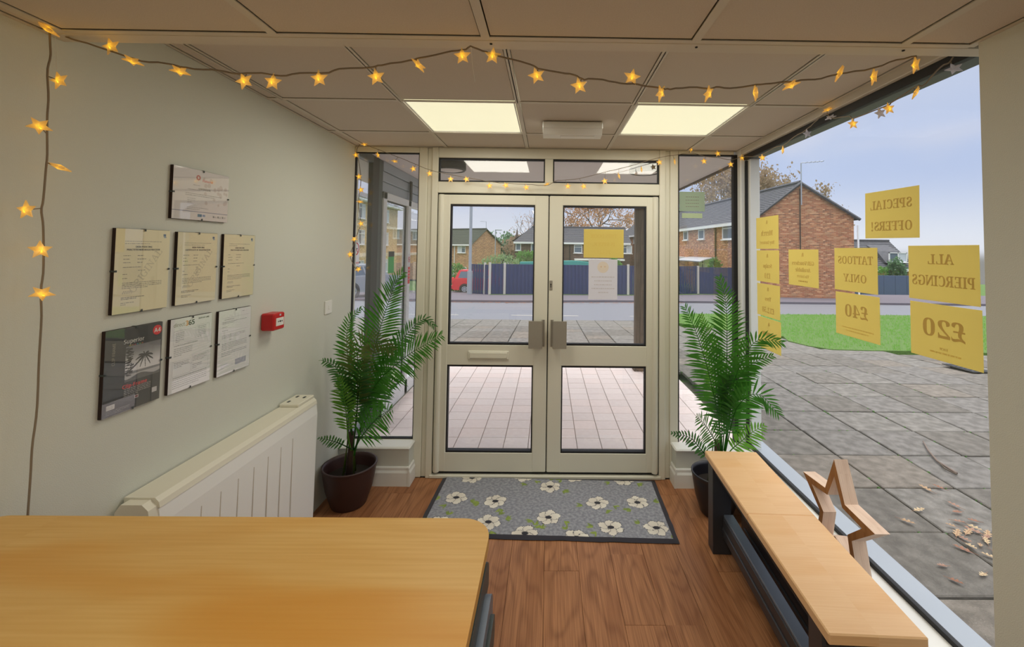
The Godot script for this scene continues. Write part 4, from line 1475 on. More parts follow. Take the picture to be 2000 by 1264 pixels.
# ---------------------------------------------------------------- cars
func car(label: String, at: Vector3, turn: float, body: Material, L: float, H: float, belt: float, W: float, cabin: Array, wheel: float) -> void:
	# front towards +x; cabin: x of rear foot, rear top, front top, front foot
	var t := thing("car", label, "car", at, turn)
	var s := st()
	var low := wheel * 0.75
	var h := L * 0.5
	extrude(s, PackedVector2Array([Vector2(-h, low + 0.1), Vector2(-h + 0.08, low), Vector2(h - 0.1, low), Vector2(h, low + 0.12), Vector2(h - 0.03, belt - 0.22), Vector2(h - 0.28, belt - 0.08), Vector2(cabin[3], belt), Vector2(cabin[0], belt), Vector2(-h + 0.06, belt - 0.1), Vector2(-h, belt - 0.35)]), W, Transform3D(Basis.IDENTITY, Vector3(0, 0, -W * 0.5)))
	put("body", s, body, t)
	s = st()
	var lo := W * 0.5 - 0.03
	var hi := W * 0.5 - 0.16
	var c := [Vector3(cabin[0], belt, lo), Vector3(cabin[3], belt, lo), Vector3(cabin[2], H, hi), Vector3(cabin[1], H, hi)]
	var m := c.map(func(v): return Vector3(v.x, v.y, -v.z))
	quad(s, c[0], c[1], c[2], c[3], Vector3(0, 0.3, 1))
	quad(s, m[0], m[1], m[2], m[3], Vector3(0, 0.3, -1))
	quad(s, c[3], c[2], m[2], m[3], Vector3.UP)
	quad(s, c[0], c[3], m[3], m[0], Vector3(-1, 0.3, 0))
	quad(s, c[1], c[2], m[2], m[1], Vector3(1, 0.3, 0))
	put("cabin", s, body, t)
	for g in [1.0, -1.0]:
		for k in 2:
			s = st()
			var f0: float = [0.08, 0.53][k]
			var f1: float = [0.49, 0.92][k]
			var P := func(u: float, v: float) -> Vector3:
				var a: Vector3 = c[0].lerp(c[1], u)
				var b: Vector3 = c[3].lerp(c[2], u)
				var q := a.lerp(b, v)
				return Vector3(q.x, q.y, (q.z + 0.008) * g)
			quad(s, P.call(f0, 0.1), P.call(f1, 0.1), P.call(f1, 0.86), P.call(f0, 0.86), Vector3(0, 0.3, g))
			put("side_window", s, mats.window_dark, t)
	s = st()
	quad(s, c[0].lerp(c[3], 0.15) + Vector3(-0.012, 0, -0.12), m[0].lerp(m[3], 0.15) + Vector3(-0.012, 0, 0.12), m[3].lerp(m[0], 0.12) + Vector3(-0.012, 0, 0.1), c[3].lerp(c[0], 0.12) + Vector3(-0.012, 0, -0.1), Vector3(-1, 0.3, 0))
	put("rear_window", s, mats.window_dark, t)
	for g in [1.0, -1.0]:
		for x in [-h + 0.78, h - 0.8]:
			s = st(true)
			var turned := Transform3D(Basis(Vector3(1, 0, 0), Vector3(0, 0, g), Vector3(0, -g, 0)), Vector3(x, wheel, g * (W * 0.5 - 0.17)))
			lathe(s, [Vector2(wheel * 0.62, 0.17), Vector2(wheel * 0.66, 0.195), Vector2(wheel * 0.95, 0.195), Vector2(wheel, 0.17), Vector2(wheel, 0.0), Vector2(0, 0.0)], 24, turned)
			var wh := put("wheel", s, mats.black, t)
			s = st()
			lathe(s, [Vector2(0, 0.19), Vector2(wheel * 0.16, 0.19), Vector2(wheel * 0.2, 0.175), Vector2(wheel * 0.62, 0.178), Vector2(wheel * 0.62, 0.15)], 24, turned)
			put("wheel_rim", s, mats.galvanised, wh)
			s = st()
			for k in 6:
				box(s, Vector3(wheel * 0.38, 0.172, 0), Vector3(wheel * 0.28, 0.02, wheel * 0.10), 0.0, turned * Transform3D(Basis(Vector3.UP, TAU * k / 6.0), Vector3.ZERO))
			put("spoke_gap", s, mats.black, wh)
			s = st()
			lathe(s, [Vector2(wheel * 1.02, 0.176), Vector2(wheel * 1.16, 0.176)], 24, turned)
			put("wheel_arch", s, mats.black, t)
		s = st()
		box(s, Vector3(-h + 0.02, belt - 0.12, g * (W * 0.5 - 0.1)), Vector3(0.12, 0.42, 0.2), 0.03)
		put("tail_light", s, mats.red_print, t)
	s = st()
	box(s, Vector3(-h - 0.02, low + 0.18, 0), Vector3(0.14, 0.26, W - 0.06), 0.04)
	put("rear_bumper", s, mats.galvanised if body == mats.galvanised else body, t)
	s = st()
	box(s, Vector3(-h - 0.005, belt - 0.38, 0), Vector3(0.02, 0.11, 0.5), 0.0)
	put("number_plate", s, mats.yellow, t)


func build_cars() -> void:
	car("small red hatchback parked half behind the blue fence", Vector3(-4.32, ground_y(-27.9), -28.3), 0.0, mat(rgb8(214, 44, 56), 0.25), 3.5, 1.46, 0.92, 1.6, [-1.62, -1.35, 0.35, 0.95], 0.29)
	car("silver four-wheel drive on the road beyond the left side pane", Vector3(-9.6, ground_y(-21), -22.6), 1.15, mats.galvanised, 4.4, 1.62, 1.05, 1.76, [-2.1, -1.85, 0.3, 0.9], 0.36)


# ---------------------------------------------------------------- lamps in the ceilings
func build_ceiling_lights() -> void:
	light_panel(Vector3(-0.468, 2.40, -2.483), "bright square ceiling panel above the left door leaf")
	light_panel(Vector3(0.732, 2.40, -2.483), "bright square ceiling panel above the right door leaf")
	batten(Vector3(-0.10, 2.25, 0.35), "long slim light batten on the lower ceiling, the one nearer the counter")
	batten(Vector3(-0.10, 2.25, 1.75), "long slim light batten on the lower ceiling, the one nearer the rear wall")
	var t := thing("emergency_light", "slim white emergency light fixed to the ceiling between the two bright panels", "light", Vector3(0.132, 2.40, -2.55))
	var s := st()
	box(s, Vector3(0, -0.021, 0), Vector3(0.352, 0.042, 0.13), 0.006)
	put("base", s, mats.white, t)
	s = st()
	extrude(s, PackedVector2Array([Vector2(-0.062, -0.042), Vector2(0.062, -0.042), Vector2(0.045, -0.075), Vector2(-0.045, -0.075)]), 0.346, Transform3D(Basis(Vector3(0, 0, 1), Vector3(0, 1, 0), Vector3(1, 0, 0)), Vector3(-0.173, 0, 0)))
	put("diffuser", s, mats.white, t)
	s = st()
	box(s, Vector3(0.03, -0.0755, 0), Vector3(0.2, 0.004, 0.05), 0.001)
	put("tube_cover", s, mats.white, t)


func batten(at: Vector3, label: String) -> void:
	var t := thing("ceiling_light", label, "light", at)
	var s := st()
	box(s, Vector3(0, -0.016, 0), Vector3(0.31, 0.032, 1.24), 0.004)
	put("body", s, mats.white, t)
	s = st()
	box(s, Vector3(0, -0.034, 0), Vector3(0.29, 0.006, 1.2), 0.001)
	put("diffuser", s, mats.panel, t)
	var l := AreaLight3D.new()
	l.name = "batten_glow"
	l.area_size = Vector2(0.28, 1.18)
	l.light_energy = BATTEN_ENERGY
	l.light_color = rgb8(255, 251, 236)
	l.shadow_enabled = true
	l.area_range = 12.0
	l.area_attenuation = 2.0
	l.position = Vector3(0, -0.04, 0)
	l.rotation.x = -PI / 2
	t.add_child(l)


func light_panel(at: Vector3, label: String, group := "") -> void:
	var t := thing("ceiling_light", label, "light", at, 0.0, group)
	var s := st()
	box(s, Vector3(0, 0.012, 0), Vector3(0.57, 0.008, 0.57))
	put("diffuser", s, mats.panel, t)
	s = st()
	for g in [-1.0, 1.0]:
		box(s, Vector3(0, 0.009, g * 0.281), Vector3(0.576, 0.010, 0.008))
		box(s, Vector3(g * 0.281, 0.009, 0), Vector3(0.008, 0.010, 0.556))
	put("frame", s, mats.white, t)
	var l := AreaLight3D.new()
	l.name = "panel_glow"
	l.area_size = Vector2(0.54, 0.54)
	l.light_energy = PANEL_ENERGY
	l.light_color = rgb8(255, 251, 236)
	l.shadow_enabled = true
	l.area_range = 12.0
	l.area_attenuation = 2.0
	l.position = Vector3(0, 0.006, 0)
	l.rotation.x = -PI / 2
	t.add_child(l)


# ---------------------------------------------------------------- things on the left wall
const FACE := Basis(Vector3(0, 0, -1), Vector3(0, 1, 0), Vector3(1, 0, 0))


func clip_frame(label: String, y: float, z: float, w: float, h: float, im: Image) -> Node3D:
	var t := thing("clip_frame", label, "picture frame", Vector3(-1.443, y, z), 0.0, "clip frames on the left wall")
	var s := st()
	box(s, Vector3(0.006, 0, 0), Vector3(0.012, h, w), 0.001)
	put("backing_board", s, mat(rgb8(44, 28, 24), 0.8), t)
	s = st()
	var X := 0.0126
	picture(s, Vector3(X, h * 0.497, w * 0.497), Vector3(X, h * 0.497, -w * 0.497), Vector3(X, -h * 0.497, -w * 0.497), Vector3(X, -h * 0.497, w * 0.497))
	put("print", s, textured(im, Vector2(1, 1), 0.7), t)
	s = st()
	box(s, Vector3(0.0142, 0, 0), Vector3(0.002, h, w))
	put("glass", s, mats.glass, t)
	for k in [[0, 1], [0, -1], [1, 0], [-1, 0]]:
		s = st()
		box(s, Vector3(0.0155, k[1] * (h * 0.5 - 0.004), k[0] * (w * 0.5 - 0.004)), Vector3(0.0010, 0.007, 0.006), 0.0003)
		box(s, Vector3(0.008, k[1] * (h * 0.5 + 0.0008), k[0] * (w * 0.5 + 0.0008)), Vector3(0.016, 0.006 if k[0] else 0.0012, 0.006 if k[1] else 0.0012))
		put("clip", s, mats.dark_metal, t)
	return t


func on_print(t: Node, words: String, size: float, u: float, v: float, m: Material, bold := false, serif := false, roll := 0.0, squeeze := 1.0) -> void:
	lettering(t, words, size, Transform3D(FACE * Basis(Vector3(0, 0, 1), roll), FACE * Vector3(u, v, 0.0128)), m, bold, serif, "lettering", squeeze)


func greek(im: Image, x: int, y: int, w: int, n: int, step: int, c: Color, r: RandomNumberGenerator, ragged := true) -> void:
	for k in n:
		var xx := x
		var last := x + (int(w * r.randf_range(0.35, 0.8)) if k == n - 1 and ragged else w)
		while xx < last:
			var l := r.randi_range(4, 13)
			im.fill_rect(Rect2i(xx, y + k * step, mini(l, last - xx), 2), c.lerp(Color(1, 1, 1), r.randf_range(0.0, 0.25)))
			xx += l + 2


func certificate(sd: int, two: bool) -> Image:
	var r := RandomNumberGenerator.new()
	r.seed = sd
	var im := Image.create(210, 290, false, Image.FORMAT_RGB8)
	im.fill(rgb8(233, 224, 190))
	var g := rgb8(120, 114, 96)
	im.fill_rect(Rect2i(182, 14, 11, 9), rgb8(70, 100, 140))
	im.fill_rect(Rect2i(184, 24, 11, 4), rgb8(120, 150, 180))
	greek(im, 34, 42, 142, 2, 8, rgb8(150, 142, 120), r)
	for k in 3:
		greek(im, 30, 92 + k * 12, 40, 1, 6, g, r)
		greek(im, 82, 92 + k * 12, 44, 1, 6, rgb8(80, 76, 66), r)
	greek(im, 30, 132, 140, 1, 6, g, r)
	if two:
		for k in 5:
			greek(im, 96, 142 + k * 8, 34, 1, 6, rgb8(90, 84, 72), r)
	else:
		greek(im, 86, 144, 40, 1, 6, g, r)
	greek(im, 30, 156, 28, 1, 6, g, r)
	greek(im, 30, 170, 34, 1, 6, g, r)
	greek(im, 30, 186, 152, 4, 6, g, r)
	var x := 32.0
	for k in 40:
		im.fill_rect(Rect2i(int(x), 218 + int(5 * sin(k * 0.9)), 2, 2), rgb8(170, 164, 148))
		x += 0.9
	greek(im, 28, 236, 88, 2, 5, rgb8(80, 76, 66), r)
	greek(im, 28, 254, 50, 2, 6, g, r)
	return im


func letter_page(sd: int, boxed: bool) -> Image:
	var r := RandomNumberGenerator.new()
	r.seed = sd
	var im := Image.create(210, 290, false, Image.FORMAT_RGB8)
	im.fill(rgb8(236, 236, 238))
	var g := rgb8(128, 130, 136)
	if boxed:
		for b in [[16, 48, 108, 52], [130, 40, 66, 58], [16, 168, 88, 58], [110, 160, 86, 64]]:
			im.fill_rect(Rect2i(b[0], b[1], b[2], 1), rgb8(190, 190, 196))
			im.fill_rect(Rect2i(b[0], b[1] + b[3], b[2], 1), rgb8(190, 190, 196))
			im.fill_rect(Rect2i(b[0], b[1], 1, b[3]), rgb8(190, 190, 196))
			im.fill_rect(Rect2i(b[0] + b[2], b[1], 1, b[3]), rgb8(190, 190, 196))
		greek(im, 26, 56, 40, 6, 7, g, r)
		greek(im, 136, 46, 44, 7, 7, g, r)
		greek(im, 20, 106, 160, 1, 6, rgb8(90, 92, 96), r)
		greek(im, 20, 118, 90, 5, 7, g, r)
		greek(im, 22, 174, 76, 4, 6, g, r)
		greek(im, 114, 166, 76, 4, 6, g, r)
		greek(im, 114, 200, 50, 3, 7, g, r)
		greek(im, 20, 232, 172, 6, 8, g, r)
	else:
		greek(im, 150, 14, 42, 1, 6, g, r)
		for b in [[18, 34, 176], [18, 100, 176]]:
			im.fill_rect(Rect2i(b[0], b[1], b[2], 1), rgb8(190, 190, 196))
		greek(im, 36, 42, 140, 1, 6, g, r)
		greek(im, 24, 52, 160, 2, 6, g, r)
		greek(im, 24, 74, 40, 1, 6, g, r)
		greek(im, 24, 90, 44, 1, 6, g, r)
		greek(im, 24, 112, 150, 3, 6, g, r)
		greek(im, 70, 136, 30, 1, 6, g, r)
		greek(im, 24, 150, 164, 5, 7, g, r)
		greek(im, 24, 190, 164, 3, 7, rgb8(110, 116, 130), r)
		im.fill_rect(Rect2i(112, 236, 74, 26), rgb8(176, 178, 196))
		for k in 9:
			im.fill_rect(Rect2i(112 + k * 8, 236, 1, 26), rgb8(206, 208, 220))
		greek(im, 24, 244, 40, 3, 7, rgb8(180, 180, 214), r)
	return im


func award_page() -> Image:
	var r := RandomNumberGenerator.new()
	r.seed = 77
	var im := Image.create(290, 205, false, Image.FORMAT_RGB8)
	im.fill(rgb8(222, 216, 216))
	for k in 22:
		var c := Vector2(r.randf_range(150, 280), r.randf_range(24, 150))
		var q := r.randf_range(6, 10)
		for j in range(int(-q), int(q)):
			var w := int(sqrt(q * q - j * j))
			im.fill_rect(Rect2i(int(c.x) - w, int(c.y) + j, 2 * w, 1), rgb8(206, 194, 192))
	# a small red medical cross of dots
	for d in [[0, 0], [8, 0], [-8, 0], [0, 8], [0, -8], [6, 6], [-6, 6], [6, -6], [-6, -6]]:
		im.fill_rect(Rect2i(118 + d[0], 28 + d[1], 6, 6), rgb8(190, 90, 80))
	im.fill_rect(Rect2i(117, 27, 8, 8), rgb8(232, 214, 206))
	var g := rgb8(150, 142, 144)
	greek(im, 96, 62, 90, 1, 6, g, r)
	greek(im, 70, 82, 150, 1, 6, g, r)
	greek(im, 60, 98, 190, 2, 7, rgb8(120, 112, 114), r)
	greek(im, 70, 118, 40, 3, 7, g, r)
	greek(im, 70, 138, 80, 1, 6, g, r)
	greek(im, 70, 154, 110, 2, 7, g, r)
	im.fill_rect(Rect2i(0, 170, 290, 2), rgb8(104, 110, 140))
	im.fill_rect(Rect2i(124, 180, 22, 11), rgb8(70, 120, 150))
	im.fill_rect(Rect2i(150, 181, 14, 8), rgb8(130, 150, 190))
	for k in 3:
		im.fill_rect(Rect2i(206 + k * 26, 182, 8, 8), rgb8(130, 132, 132))
		greek(im, 216 + k * 26, 184, 12, 2, 4, g, r, false)
	return im


func beach_page() -> Image:
	# the cardboard insert of an empty frame: a palm on a beach in black and white
	var im := Image.create(210, 290, false, Image.FORMAT_RGB8)
	im.fill(rgb8(44, 44, 52))
	var r := RandomNumberGenerator.new()
	r.seed = 5
	for j in range(66, 190):
		for i in range(72, 206):
			var v := float(j - 66) / 124.0
			var c := rgb8(120, 120, 126).lerp(rgb8(226, 224, 228), smoothstep(0.0, 0.62, v))
			if v > 0.70 + 0.06 * (i - 72) / 134.0:
				c = rgb8(190, 188, 192)
			if v > 0.74 and v < 0.80:
				c = rgb8(128, 128, 134)
			if v > 0.88 - 0.05 * sin(i * 0.06):
				c = rgb8(80, 80, 86).lerp(rgb8(200, 198, 202), r.randf() * 0.3)
			im.set_pixel(i, j, c)
	var dark := rgb8(50, 50, 56)
	# leaning trunk and the crown
	for k in 60:
		var u := k / 59.0
		im.fill_rect(Rect2i(int(76 + 66 * u), int(158 - 48 * pow(u, 1.1)), 5, int(5 - 2 * u)), dark)
	for f in 11:
		var a := -0.4 + f * 0.62
		var d := Vector2(cos(a), sin(a) * 0.8)
		for k in 28:
			var q := Vector2(143, 108) + d * k * 1.25 + Vector2(0, 0.022 * k * k)
			var w := int(5 * sin(PI * (k + 2) / 32.0))
			im.fill_rect(Rect2i(int(q.x), int(q.y), 2, 2 + w), dark)
	for k in 90:
		im.fill_rect(Rect2i(72 + r.randi() % 20, 70 + r.randi() % 100, 6 + r.randi() % 8, 3), rgb8(46, 46, 52))
	im.fill_rect(Rect2i(14, 252, 28, 16), rgb8(226, 224, 224))
	for k in 8:
		im.fill_rect(Rect2i(16 + k * 3, 254, 1, 12), rgb8(120, 120, 124))
	im.fill_rect(Rect2i(112, 246, 14, 11), rgb8(210, 206, 206))
	im.fill_rect(Rect2i(114, 248, 10, 7), rgb8(120, 40, 60))
	im.fill_rect(Rect2i(178, 240, 20, 18), rgb8(200, 198, 202))
	greek(im, 72, 214, 100, 5, 6, rgb8(176, 170, 166), r)
	greek(im, 14, 272, 80, 3, 5, rgb8(110, 108, 112), r)
	for k in 6:
		im.fill_rect(Rect2i(84 + k * 9, 62, 6, 3), [rgb8(170, 170, 60), rgb8(180, 120, 60), rgb8(180, 60, 90), rgb8(60, 160, 170), rgb8(120, 170, 70), rgb8(190, 100, 50)][k])
	return im


func build_wall_things() -> void:
	var t := clip_frame("landscape frame with a pinkish certificate and small red cross, highest on the left wall", 1.856, -1.789, 0.285, 0.205, award_page())
	on_print(t, "Flatserve", 0.010, 0.025, 0.062, mats.red_print, false, false)
	on_print(t, "CERTIFICATE", 0.0075, 0.01, 0.026, mats.ink_grey, true, false)
	t = clip_frame("cream practitioner certificate frame nearest the hanging star lights", 1.562, -1.543, 0.205, 0.288, certificate(101, false))
	on_print(t, "SKIN PIERCING", 0.0062, 0.0, 0.082, mats.ink, true, false)
	on_print(t, "PRACTITIONER REGISTRATION", 0.0062, 0.0, 0.072, mats.ink, true, false)
	on_print(t, "ORIGINAL", 0.026, 0.012, 0.0, mats.watermark, false, true, 0.95)
	t = clip_frame("cream certificate of registration, middle frame of its row of three", 1.561, -1.780, 0.200, 0.285, certificate(102, true))
	on_print(t, "SKIN PIERCING", 0.0062, 0.0, 0.082, mats.ink, true, false)
	on_print(t, "CERTIFICATE OF REGISTRATION", 0.0060, 0.0, 0.072, mats.ink, true, false)
	on_print(t, "ORIGINAL", 0.026, 0.012, 0.0, mats.watermark, false, true, 0.95)
	t = clip_frame("cream practitioner certificate frame above the white page, right end of its row", 1.560, -2.018, 0.200, 0.286, certificate(103, false))
	on_print(t, "SKIN PIERCING", 0.0058, 0.0, 0.082, mats.ink, true, false)
	on_print(t, "PRACTITIONER REGISTRATION", 0.0058, 0.0, 0.072, mats.ink, true, false)
	t = clip_frame("black frame insert picturing a palm beach, with a red A4 roundel", 1.227, -1.528, 0.208, 0.282, beach_page())
	var lie := Basis(Vector3(1, 0, 0), Vector3(0, 0, 1), Vector3(0, -1, 0))
	var s := st()
	lathe(s, [Vector2(0, 0.0008), Vector2(0.0175, 0.0008), Vector2(0.0175, 0)], 28, Transform3D(FACE * lie, FACE * Vector3(0.082, 0.114, 0.0128)))
	put("red_roundel", s, mats.red_print, t)
	lettering(t, "A4", 0.015, Transform3D(FACE, FACE * Vector3(0.082, 0.114, 0.0138)), mats.white, true, false)
	on_print(t, "Superior", 0.014, -0.004, 0.094, mats.white, false, false)
	on_print(t, "CLIP FRAME", 0.010, -0.074, 0.06, mats.ink_grey, false, false, PI / 2)
	on_print(t, "Clip-Frame", 0.0125, 0.006, -0.058, mats.red_print, true, false)
	t = clip_frame("white invoice page with an orange and grey heading, beside the black palm insert", 1.225, -1.767, 0.202, 0.284, letter_page(104, true))
	on_print(t, "direct", 0.014, -0.062, 0.117, mats.ink_grey, false, false)
	on_print(t, "3", 0.020, -0.026, 0.118, mats.orange_print, true, false)
	on_print(t, "65", 0.020, -0.004, 0.118, mats.ink, true, false)
	on_print(t, "DUTY OF CARE", 0.0058, 0.058, 0.128, mats.ink, true, false)
	t = clip_frame("plain white typed letter in a frame, lower right and nearest the red call point", 1.222, -2.008, 0.203, 0.284, letter_page(105, false))
	# fire call point
	var c := thing("fire_call_point", "red fire alarm call point on the wall right of the frames", "alarm", Vector3(-1.443, 1.268, -2.247))
	s = st()
	box(s, Vector3(0.033, 0, 0), Vector3(0.066, 0.086, 0.092), 0.006)
	put("housing", s, mats.red, c)
	s = st()
	box(s, Vector3(0.0665, -0.002, -0.004), Vector3(0.003, 0.040, 0.062), 0.001)
	put("break_panel", s, mats.white, c)
	s = st()
	lathe(s, [Vector2(0, 0.001), Vector2(0.005, 0.001), Vector2(0.005, 0)], 12, Transform3D(FACE * lie, Vector3(0.068, 0.0, -0.004)))
	for g in [-1.0, 1.0]:
		tri(s, Vector3(0.0687, 0, -0.004 + g * 0.008), Vector3(0.0687, 0.005, -0.004 + g * 0.018), Vector3(0.0687, -0.005, -0.004 + g * 0.018), Vector3(1, 0, 0))
	put("press_mark", s, mats.black, c)
	s = st()
	box(s, Vector3(0.066, 0.032, -0.006), Vector3(0.003, 0.010, 0.012), 0.001)
	put("indicator", s, mats.curtain, c)
	var w := thing("light_switch", "white square light switch on the wall behind the left palm", "switch", Vector3(-1.443, 1.258, -2.862))
	s = st()
	box(s, Vector3(0.0045, 0, 0), Vector3(0.009, 0.086, 0.086), 0.003)
	put("face_plate", s, mats.white, w)
	s = st()
	box(s, Vector3(0.0095, 0, 0), Vector3(0.006, 0.026, 0.014), 0.002)
	put("rocker", s, mats.white, w)
	# storage heater
	var h := thing("storage_heater", "long white electric heater low on the left wall", "heater", Vector3(-1.443, 0, 0))
	s = st()
	var prof := PackedVector2Array([Vector2(0.012, 0.08), Vector2(0.10, 0.08), Vector2(0.128, 0.12), Vector2(0.134, 0.70), Vector2(0.128, 0.755), Vector2(0.012, 0.755)])
	extrude(s, prof, 1.0, Transform3D(Basis.IDENTITY, Vector3(0, 0, -2.52)))
	put("casing", s, mats.heater, h)
	s = st()
	extrude(s, PackedVector2Array([Vector2(0.008, 0.757), Vector2(0.131, 0.757), Vector2(0.126, 0.776), Vector2(0.112, 0.79), Vector2(0.008, 0.79)]), 1.0, Transform3D(Basis.IDENTITY, Vector3(0, 0, -2.52)))
	put("top_lid", s, mats.heater_lid, h)
	for k in 8:
		s = st()
		box(s, Vector3(0.1335, 0.40, -1.60 - 0.098 * k), Vector3(0.002, 0.52, 0.003), 0.0)
		put("seam", s, mats.grid, h)
	s = st()
	extrude(s, PackedVector2Array([Vector2(0.004, 0.07), Vector2(0.098, 0.07), Vector2(0.128, 0.12), Vector2(0.132, 0.70), Vector2(0.122, 0.765), Vector2(0.10, 0.785), Vector2(0.03, 0.785), Vector2(0.012, 0.76), Vector2(0.004, 0.70)]), 0.035, Transform3D(Basis.IDENTITY, Vector3(0, 0, -1.52)))
	put("end_cap", s, mats.heater_lid, h)
	s = st()
	box(s, Vector3(0.066, 0.60, -1.484), Vector3(0.075, 0.22, 0.003), 0.001)
	put("end_panel", s, mats.grid, h)
	s = st()
	for k in 3:
		box(s, Vector3(0.045 + 0.02 * k, 0.682, -1.4815), Vector3(0.016, 0.014, 0.002), 0.0)
	put("maker_print", s, mats.black, h)
	s = st()
	box(s, Vector3(0.062, 0.798, -2.44), Vector3(0.104, 0.018, 0.155), 0.004)
	var ct := put("control_box", s, mats.heater_lid, h)
	s = st()
	for k in [[0.04, -2.40], [0.04, -2.48], [0.085, -2.47]]:
		box(s, Vector3(k[0], 0.808, k[1]), Vector3(0.010, 0.003, 0.022), 0.0)
	put("dial_slot", s, mats.dark_metal, ct)
	for k in 6:
		s = st()
		box(s, Vector3(0.118, 0.098 + 0.006 * k - 0.012, -2.47 + 0.012 * k), Vector3(0.03, 0.003, 0.07), 0.0)
		put("vent_slat", s, mats.galvanised, h)
	s = st()
	for z in [-1.62, -2.40]:
		slab(s, Vector3(0.02, 0.0, z - 0.03), Vector3(0.11, 0.09, z + 0.03), 0.004)
	put("foot", s, mats.upvc, h)


# ---------------------------------------------------------------- furniture
func round_rect(x0: float, z0: float, x1: float, z1: float, r: Array) -> PackedVector2Array:
	var out := PackedVector2Array()
	var cs := [[x0, z0, 1, 1, PI], [x1, z0, -1, 1, PI * 1.5], [x1, z1, -1, -1, 0.0], [x0, z1, 1, -1, PI * 0.5]]
	for k in 4:
		var q: float = r[k]
		var n := 8 if q > 0.001 else 0
		for i in n + 1:
			var a: float = cs[k][4] + (PI * 0.5 * i / n if n > 0 else 0.0)
			out.append(Vector2(cs[k][0] + cs[k][2] * q + cos(a) * q, cs[k][1] + cs[k][3] * q + sin(a) * q))
	return out


